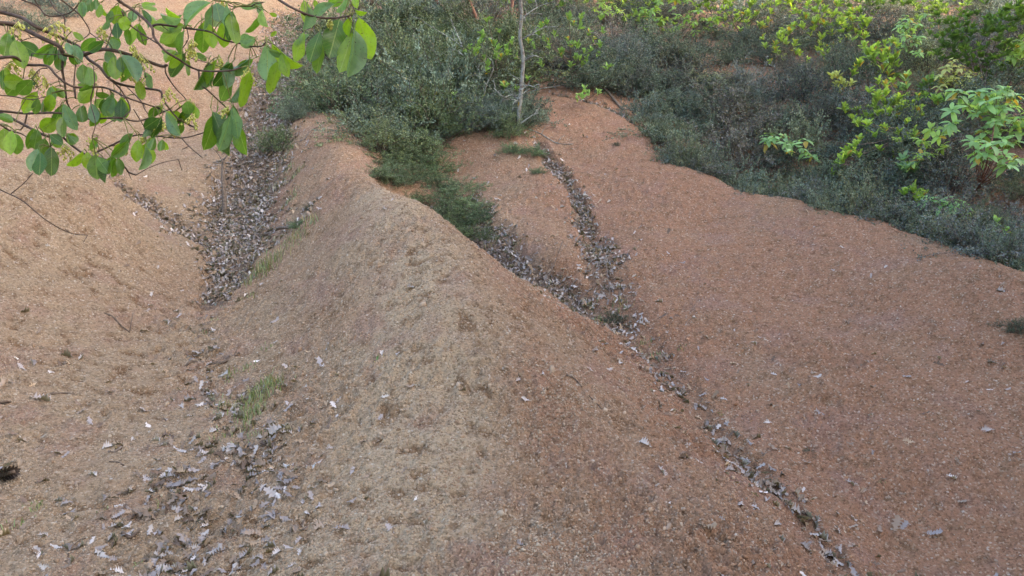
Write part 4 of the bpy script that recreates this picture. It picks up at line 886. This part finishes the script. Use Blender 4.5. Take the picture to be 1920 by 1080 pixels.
# ------------------------------------------------------------------ overhanging branch near the camera
def overhang():
    D = 1.95; org = pt(0, 60, D); root = empty('overhanging_branch', org)
    tag(root, 'leafy strawberry tree branch with drooping broad leaves hanging in from above', 'branch')
    k = D / F
    BR = [([(-140,10),(-60,30),(0,42),(30,48),(75,70),(110,86),(119,102),(150,105),(195,93),(250,104),(300,124),(312,122)], 5.2, 3.2),
          ([(-120,0),(-50,10),(0,22),(40,33),(70,50),(120,72),(150,90),(165,110),(185,125),(205,148),(230,160),(270,165),(300,171),(306,185),(315,200),(335,222),(352,232),(370,241)], 4.4, 1.5),
          ([(190,-40),(222,0),(250,20),(283,49),(290,70),(310,95),(330,108),(372,132),(425,132),(452,126)], 3.4, 1.6),
          ([(283,50),(300,46),(355,53),(395,59),(420,74),(450,82)], 2.6, 1.6), ([(372,132),(376,155),(395,175),(425,203)], 2.0, 1.4),
          ([(-60,112),(0,108),(30,108),(45,120),(60,123),(90,125),(108,143),(140,163),(190,164),(215,170),(245,185),(300,203)], 3.4, 1.5),
          ([(-60,200),(0,208),(50,212),(110,211),(160,222),(220,222),(258,228),(295,215),(318,205)], 2.6, 1.3),
          ([(-60,190),(0,212),(50,236),(90,256),(112,254),(135,272),(160,288),(195,298),(232,312),(240,322),(255,328)], 3.2, 1.4),
          ([(470,-30),(520,-2),(550,16),(590,31),(625,33),(655,30)], 2.8, 2.0), ([(552,17),(572,30),(590,46)], 1.7, 1.3),
          ([(178,288),(205,275),(240,258),(270,253),(340,258),(400,244)], 2.2, 1.2), ([(340,258),(355,275),(380,295)], 1.4, .9),
          ([(0,232),(20,245),(40,250),(60,263),(95,275)], 1.8, 1.0), ([(119,102),(117,130),(122,160),(126,190),(133,205),(147,235)], 3.2, 1.1), ([(205,148),(225,165),(240,190),(243,208),(230,220)], 1.6, 1.2),
          ([(60,-10),(75,15),(92,30),(130,25),(150,5)], 1.4, 1.0), ([(92,0),(105,20),(120,33),(121,65)], 1.5, 1.2), ([(40,0),(70,12),(85,28)], 1.6, 1.2), ([(112,-4),(140,20),(155,35),(168,60),(150,78)], 1.5, 1.0), ([(168,60),(185,75),(198,82)], 1.2, .9),
          ([(228,20),(240,45),(270,65),(295,82)], 1.7, 1.3), ([(225,30),(210,60),(200,90)], 1.3, 1.0), ([(310,124),(312,140),(330,165),(345,180),(348,188)], 1.5, 1.0), ([(255,50),(262,62),(275,70)], .9, .7),
          ([(450,12),(470,11),(480,7),(495,5)], 1.6, 1.0), ([(420,0),(432,12),(452,12)], 1.2, 1.0), ([(175,125),(178,160),(170,190),(178,230),(172,258)], 1.1, .8), ([(140,165),(142,185),(138,160),(142,120)], 1.7, 1.2),
          ([(240,165),(265,190),(275,208),(300,232),(330,240)], 1.3, .9), ([(60,148),(75,130),(90,127)], 1.2, 1.0), ([(40,150),(55,160),(70,163)], 1.1, .9), ([(52,212),(46,232),(38,243)], 1.9, 1.4), ([(0,178),(25,182),(60,186),(85,182)], 1.3, .8), ([(40,77),(58,70),(72,71)], 1.1, .8),
          ([(268,125),(272,145),(258,152)], 1.0, .8), ([(350,55),(352,75),(335,100)], 1.1, .8), ([(330,102),(360,110),(392,118)], 1.0, .8), ([(250,205),(270,240),(268,250)], 1.0, .7), ([(120,102),(90,102),(60,100)], .9, .6),
          ([(-40,330),(0,355),(40,375),(85,412),(130,436),(165,441)], 1.6, .8), ([(20,365),(45,345),(62,325)], 1.2, .7), ([(255,328),(280,315),(310,303),(335,300)], .9, .6), ([(450,82),(470,86),(490,86),(500,78)], 1.6, 1.2), ([(660,30),(664,22),(660,10)], 1.2, .9)]
    polys = []; owner = []
    for i, (pl, r0, r1) in enumerate(BR):
        zoff = math.sin(i * 2.1) * .05
        P = np.array([pt(u + random.uniform(-1, 1), v + random.uniform(-1, 1), D + zoff + .03 * math.sin(u * .05 + i)) for u, v in pl]); bag = Bag(); add_branch(bag, P, r0 * k * .92, r1 * k * .92, 5, 7, .05, org)
        # little spurs along the wood
        for _ in range(max(1, len(pl) // 3)):
            a = P[random.randrange(1, len(P))]; e = a + np.array([random.gauss(0, .012), random.gauss(0, .012), random.gauss(-.006, .012)]); add_branch(bag, [a, (a + e) / 2, e], .0011, .0007, 2, 4, .1, org)
        bo = link('branch', bag.mesh('branch', M_BRANCH), root); polys.append(catmull(P, 6)); owner += [bo] * len(polys[-1])
    allp = np.vstack(polys)
    C = {'y': (.25, .42, .025), 'g': (.13, .27, .03), 'd': (.065, .16, .028), 'b': (.17, .31, .17)}
    LV = """15,65,8,104,26,g 12,63,18,88,10,y 28,75,42,122,32,y 26,68,24,92,8,d 100,82,68,105,20,g 106,88,95,116,16,d 95,95,88,122,18,g 112,95,112,130,20,g 125,80,132,100,14,b 140,88,140,120,22,g 180,72,155,92,20,g 195,78,168,95,18,d 210,72,218,92,22,b
160,-5,163,20,18,d 180,-2,180,18,16,d 150,8,157,28,14,y 190,8,186,32,10,y 210,20,203,42,14,b 222,10,214,42,26,y 203,42,196,55,10,g 218,42,222,72,16,d 236,30,230,55,20,y 238,52,240,82,14,g 155,120,158,155,26,g 165,125,172,160,20,y 200,95,212,120,22,b 214,105,216,147,22,y 228,108,230,150,14,g 195,115,205,140,14,g
40,150,15,175,30,g 60,150,35,175,26,g 70,150,50,165,10,d 95,162,98,190,18,b 105,165,120,182,14,y 175,158,148,160,9,y 5,130,3,165,14,d 137,60,155,75,12,y
70,172,45,208,22,y 72,185,65,212,16,g 85,185,80,210,14,d 95,180,92,208,20,y 25,228,0,217,14,g 108,225,78,242,30,y 118,220,115,255,18,g 120,195,140,240,20,b 8,240,10,282,28,y 30,250,32,286,24,g 22,245,18,285,20,y 65,240,55,275,20,g 85,260,75,290,24,g 75,285,77,327,18,d 96,275,98,323,28,d 100,258,112,275,20,g 125,250,142,268,22,g
155,283,132,312,10,y 165,285,162,315,20,y 178,290,182,332,32,g 207,300,195,338,12,d 215,295,213,330,14,g 222,295,228,325,14,g 240,265,212,292,20,g 178,262,175,280,14,b 175,165,150,190,26,y 205,178,180,178,12,g 195,185,195,212,18,g 150,200,155,228,22,g 178,198,172,235,18,g 210,180,215,225,24,g 228,185,225,220,16,d 232,190,228,228,18,b 195,205,190,230,14,y
252,20,246,38,18,b 265,10,292,16,10,y 272,20,300,50,16,y 245,40,230,55,16,y 262,45,270,82,14,g 340,35,300,33,8,b 338,32,310,20,7,y 342,50,300,75,20,y 345,58,335,100,14,g 395,5,348,40,9,b 410,5,400,48,36,g 385,40,378,95,28,g 425,10,430,50,12,b 432,25,438,80,26,y 420,40,420,85,26,y 478,70,453,85,24,b
348,100,320,140,24,d 330,95,310,115,14,y 352,110,350,140,10,y 365,100,385,112,12,g 390,115,370,165,20,d 400,118,390,160,9,b 435,117,405,160,24,d 475,110,425,140,12,g 435,145,412,185,20,g 462,140,435,190,20,d 270,135,288,162,10,b 232,108,246,130,16,y 235,115,225,145,10,y 260,130,235,145,14,g 260,150,265,185,20,y
350,190,355,213,24,g 353,200,335,230,18,d 312,210,332,250,14,b 343,230,335,250,12,g 300,200,280,218,16,g 303,220,285,255,22,d 285,230,272,255,14,d 290,258,282,280,16,g 250,250,232,282,14,d 260,262,255,300,20,y 272,275,265,315,10,b 280,270,282,303,14,y 305,262,300,282,14,g 405,213,388,275,30,g 425,215,405,280,20,b 438,222,425,285,14,d 436,200,450,255,14,b 358,195,372,220,10,y
490,5,455,15,10,b 486,2,490,28,10,b 492,18,500,50,14,y 490,30,465,60,9,g 505,25,518,30,7,y 500,82,505,148,26,b 503,92,530,105,12,b 510,80,550,125,14,y 528,100,538,140,18,y 520,115,510,172,24,y 507,68,518,60,8,y 570,0,582,48,24,y 575,10,572,55,16,g 590,0,594,15,10,y 628,8,590,35,16,b 645,-5,618,5,24,g 655,-5,635,22,10,b 665,-4,668,12,14,y 665,18,686,24,7,y
570,60,550,110,14,y 580,65,557,82,12,b 600,60,580,110,24,d 605,85,592,132,20,g 637,35,618,105,46,d 660,32,652,65,14,y 660,60,642,130,32,y 664,55,667,132,13,b 672,33,697,105,36,y -25,60,-30,100,22,g -40,150,-45,190,24,y -30,240,-25,280,22,g"""
    stalks = Bag(); more = []
    for s in LV.split():
        q = s.split(','); bu, bv, tu, tv, w = map(float, q[:5])
        if bu < 480 and random.random() < .55:
            a = math.atan2(tv - bv, tu - bu) + random.uniform(-.9, .9); l = math.hypot(tu - bu, tv - bv) * random.uniform(.75, 1.05)
            more.append(f"{bu + random.uniform(-8, 8):.0f},{bv + random.uniform(-6, 6):.0f},{bu + math.cos(a) * l:.0f},{bv + abs(math.sin(a)) * l:.0f},{w * random.uniform(.7, 1.1):.0f},{random.choice('yyggdb')}")
    for s in LV.split() + more:
        q = s.split(','); bu, bv, tu, tv, w = map(float, q[:5]); c = np.array(C[q[5]]) * random.uniform(.8, 1.2)
        # leaves are a little shorter than their stretch on the picture when they lean towards or away from the eye
        d0 = D + random.uniform(-.05, .05); lean = random.uniform(-.35, .35)
        a = pt(bu, bv, d0); Lp = math.hypot(tu - bu, tv - bv) * k; b = pt(tu, tv, d0 + lean * Lp)
        Y = b - a; L = np.linalg.norm(Y); Y = Y / L
        to = unit(CAM - a); X0 = unit(np.cross(Y, to)); Z0 = np.cross(X0, Y)
        full = .58 * L; ratio = min(1., w * k / full); ang = math.acos(max(.3, ratio)) * random.choice((-1, 1)) * .8; ang += random.choice((0, 0, math.pi)) if q[5] != 'b' else 0
        Z = math.cos(ang) * Z0 + math.sin(ang) * X0
        ws = max(1., w * k / full) * (1 if ratio > .3 else 1)
        near = owner[np.argmin(np.linalg.norm(allp - a, axis=1))]
        place_leaf(near, BIG[random.choice((0, 2)) if w > 22 else random.randrange(4)], a - org, Y, Z, L * 1.1, c, 'leaf', ws * .88)
        i = np.argmin(np.linalg.norm(allp - (a - Y * L * .18), axis=1)); tgt = allp[i]
        if np.linalg.norm(tgt - a) < .09: add_branch(stalks, [tgt, (tgt + a - Y * L * .12) / 2 + np.array([0, 0, .004]), a - Y * L * .12], .0012, .0010, 3, 4, 0, org, (1.2, 1.5, .6))
    link('leaf_stalks', stalks.mesh('leaf_stalks', M_TWIG), root)['kind'] = 'stuff'
    for (u, v, s) in [(35,52,1),(100,68,1.2),(190,60,1),(250,95,1),(262,112,1.1),(360,85,1),(358,95,.9),(410,115,1),(465,140,1.2),(318,178,1.2),(358,200,1.3),(365,225,1),(305,240,1),(80,155,1.2),(20,125,1),(60,140,1),(615,45,1.1),(420,8,1),(428,210,1),(230,285,1),(165,270,1.1),(120,280,.9),(245,140,1),(110,52,1),(270,262,.9)]:
        b = Bag(); d0 = D + random.uniform(-.04, .04); a = pt(u, v - 12 * s, d0)
        for m in range(4):
            e = a + np.array([random.gauss(0, .012), random.gauss(0, .010), -.028 * random.uniform(.4, 1.3)]) * s
            add_branch(b, [a, (a + e) / 2 + np.array([random.gauss(0, .004), 0, 0]), e], .0008, .0006, 3, 4, 0, org, (.85, .85, .5))
            for t in np.linspace(.25, 1, 8):
                c = a + (e - a) * t + np.array([random.gauss(0, .003), random.gauss(0, .003), -.003]) - org; r = .0030 * random.uniform(.7, 1.2)
                V = c + r * np.array([(1, 0, 0), (-1, 0, 0), (0, 1, 0), (0, -1, 0), (0, 0, .9), (0, 0, -1.5)])
                b.add(V, np.array([(0, 2, 4, 4), (2, 1, 4, 4), (1, 3, 4, 4), (3, 0, 4, 4), (2, 0, 5, 5), (1, 2, 5, 5), (3, 1, 5, 5), (0, 3, 5, 5)]), np.array((1., 1., .55)) * random.uniform(.75, 1.15))
        link('flower_cluster', b.mesh('flower_cluster', M_FLOWER), owner[np.argmin(np.linalg.norm(allp - a, axis=1))], None, (.68, .68, .36))
overhang()

# ------------------------------------------------------------------ words that single out alike shrubs and leaves by what they stand beside
LM = [(978,100,'the pale lichened trunk'),(890,140,'the grey dead shrub'),(1075,90,'the spreading green strawberry tree'),(1112,165,'the arched bare branch'),(1286,60,'the thin red stemmed sapling'),(1225,40,'the small drooping top sapling'),(1400,40,'the sunlit top clump'),(1475,95,'the yellow green rosettes'),(1600,50,'the dense bright bush'),(1700,70,'the tall pink tipped sapling'),(1650,120,'the stacked rosette tree'),(1670,200,'the spreading yellow green bush'),(1580,158,'the pale yellow rosette plant'),(1795,135,'the glowing pale bush'),(1850,200,'the large drooping sapling'),(1835,330,'the bent stem sapling'),(1752,265,'the small drooping sapling'),(1640,270,'the bent rosette stem'),(1447,265,'the small broad leaved seedling'),(1500,280,'the two tufted seedling'),(1697,320,'the feathery seedling'),(1722,368,'the lance leaved seedling'),(1782,385,'the low drooping seedling'),(1193,165,'the pale upright dead stem'),(1840,70,'the dark thicket'),(900,30,'the leaning red trunk'),(830,10,'the thick top trunk'),(690,80,'the big hanging leaves'),(600,225,'the middle ridge top'),(845,185,'the pale rosette on the mound'),(810,150,'the lichened lying branch'),(720,365,'the middle ridge hump'),(880,270,'the bare spur scar'),(890,410,'the grass in the hollow'),(420,340,'the grey snag'),(520,430,'the bent brown stick'),(490,745,'the largest grass tuft'),(400,680,'the dark crooked stick'),(10,905,'the pine cone'),(215,845,'the pale broken stick'),(220,610,'the grey forked twig'),(245,1005,'the curled dark bark'),(1450,925,'the long dark root'),(1085,735,'the bark flake'),(1270,657,'the sprout by the narrow gully'),(1140,560,'the thin dead stem'),(1035,510,'the straw coloured twig'),(1515,845,'the tiny grey weed'),(1650,905,'the tiny slope sprout'),(1912,617,'the dark bush on the slope edge'),(28,990,'the upright grass blades'),(320,930,'the thin grass sprout'),(706,682,'the tiny green tuft')]
def screen(p):
    r = np.asarray(p, float) - CAM; d = r @ np.array([0, CP, SP]); return 960 + F * r[0] / d, 540 - F * (r @ np.array([0, -SP, CP])) / d
def beside(p):
    u, v = screen(p); l = min(LM, key=lambda q: (q[0] - u) ** 2 + (q[1] - v) ** 2); du, dv = u - l[0], v - l[1]; dist = math.hypot(du, dv)
    w = ('left of' if du < 0 else 'right of') if abs(du) > 1.2 * abs(dv) else ('above' if dv < 0 else 'below')
    return (f'right at {l[2]}' if dist < 22 else f'close {w} {l[2]}' if dist < 60 else f'{w} {l[2]}' if dist < 110 else f'well {w} {l[2]}')
SIZE = lambda a, lo, hi: 'small' if a < lo else 'large' if a > hi else 'mid sized'
bpy.context.view_layer.update()
seen = {}
for o in list(SC.objects):
    if o.parent is not None or 'label' not in o: continue
    if o.name.startswith('heath_shrub') and o.get('group') != 'single weeds on the bare earth':
        f = [c for c in o.children if c.name.startswith('foliage')][0]; r, g, b = f.color[:3]
        tone = 'green' if g > 1.38 * r else 'olive' if b < .66 * g else 'brownish' if r > g else 'bluish grey' if b > .86 * g else 'pale grey green' if g > .18 else 'dark grey green' if g < .14 else 'grey green'
        o['label'] = f"{SIZE(o.scale[0], .7, 1.15)} {tone} heath shrub {beside(o.location)}"
    elif o.name.startswith('fallen_oak_leaf'):
        o['label'] = o['label'].split(' lying')[0] + ' lying ' + beside(o.matrix_world.translation)
    else: continue
    k = o['label']; o['group'] = seen.setdefault(k, o['group'])
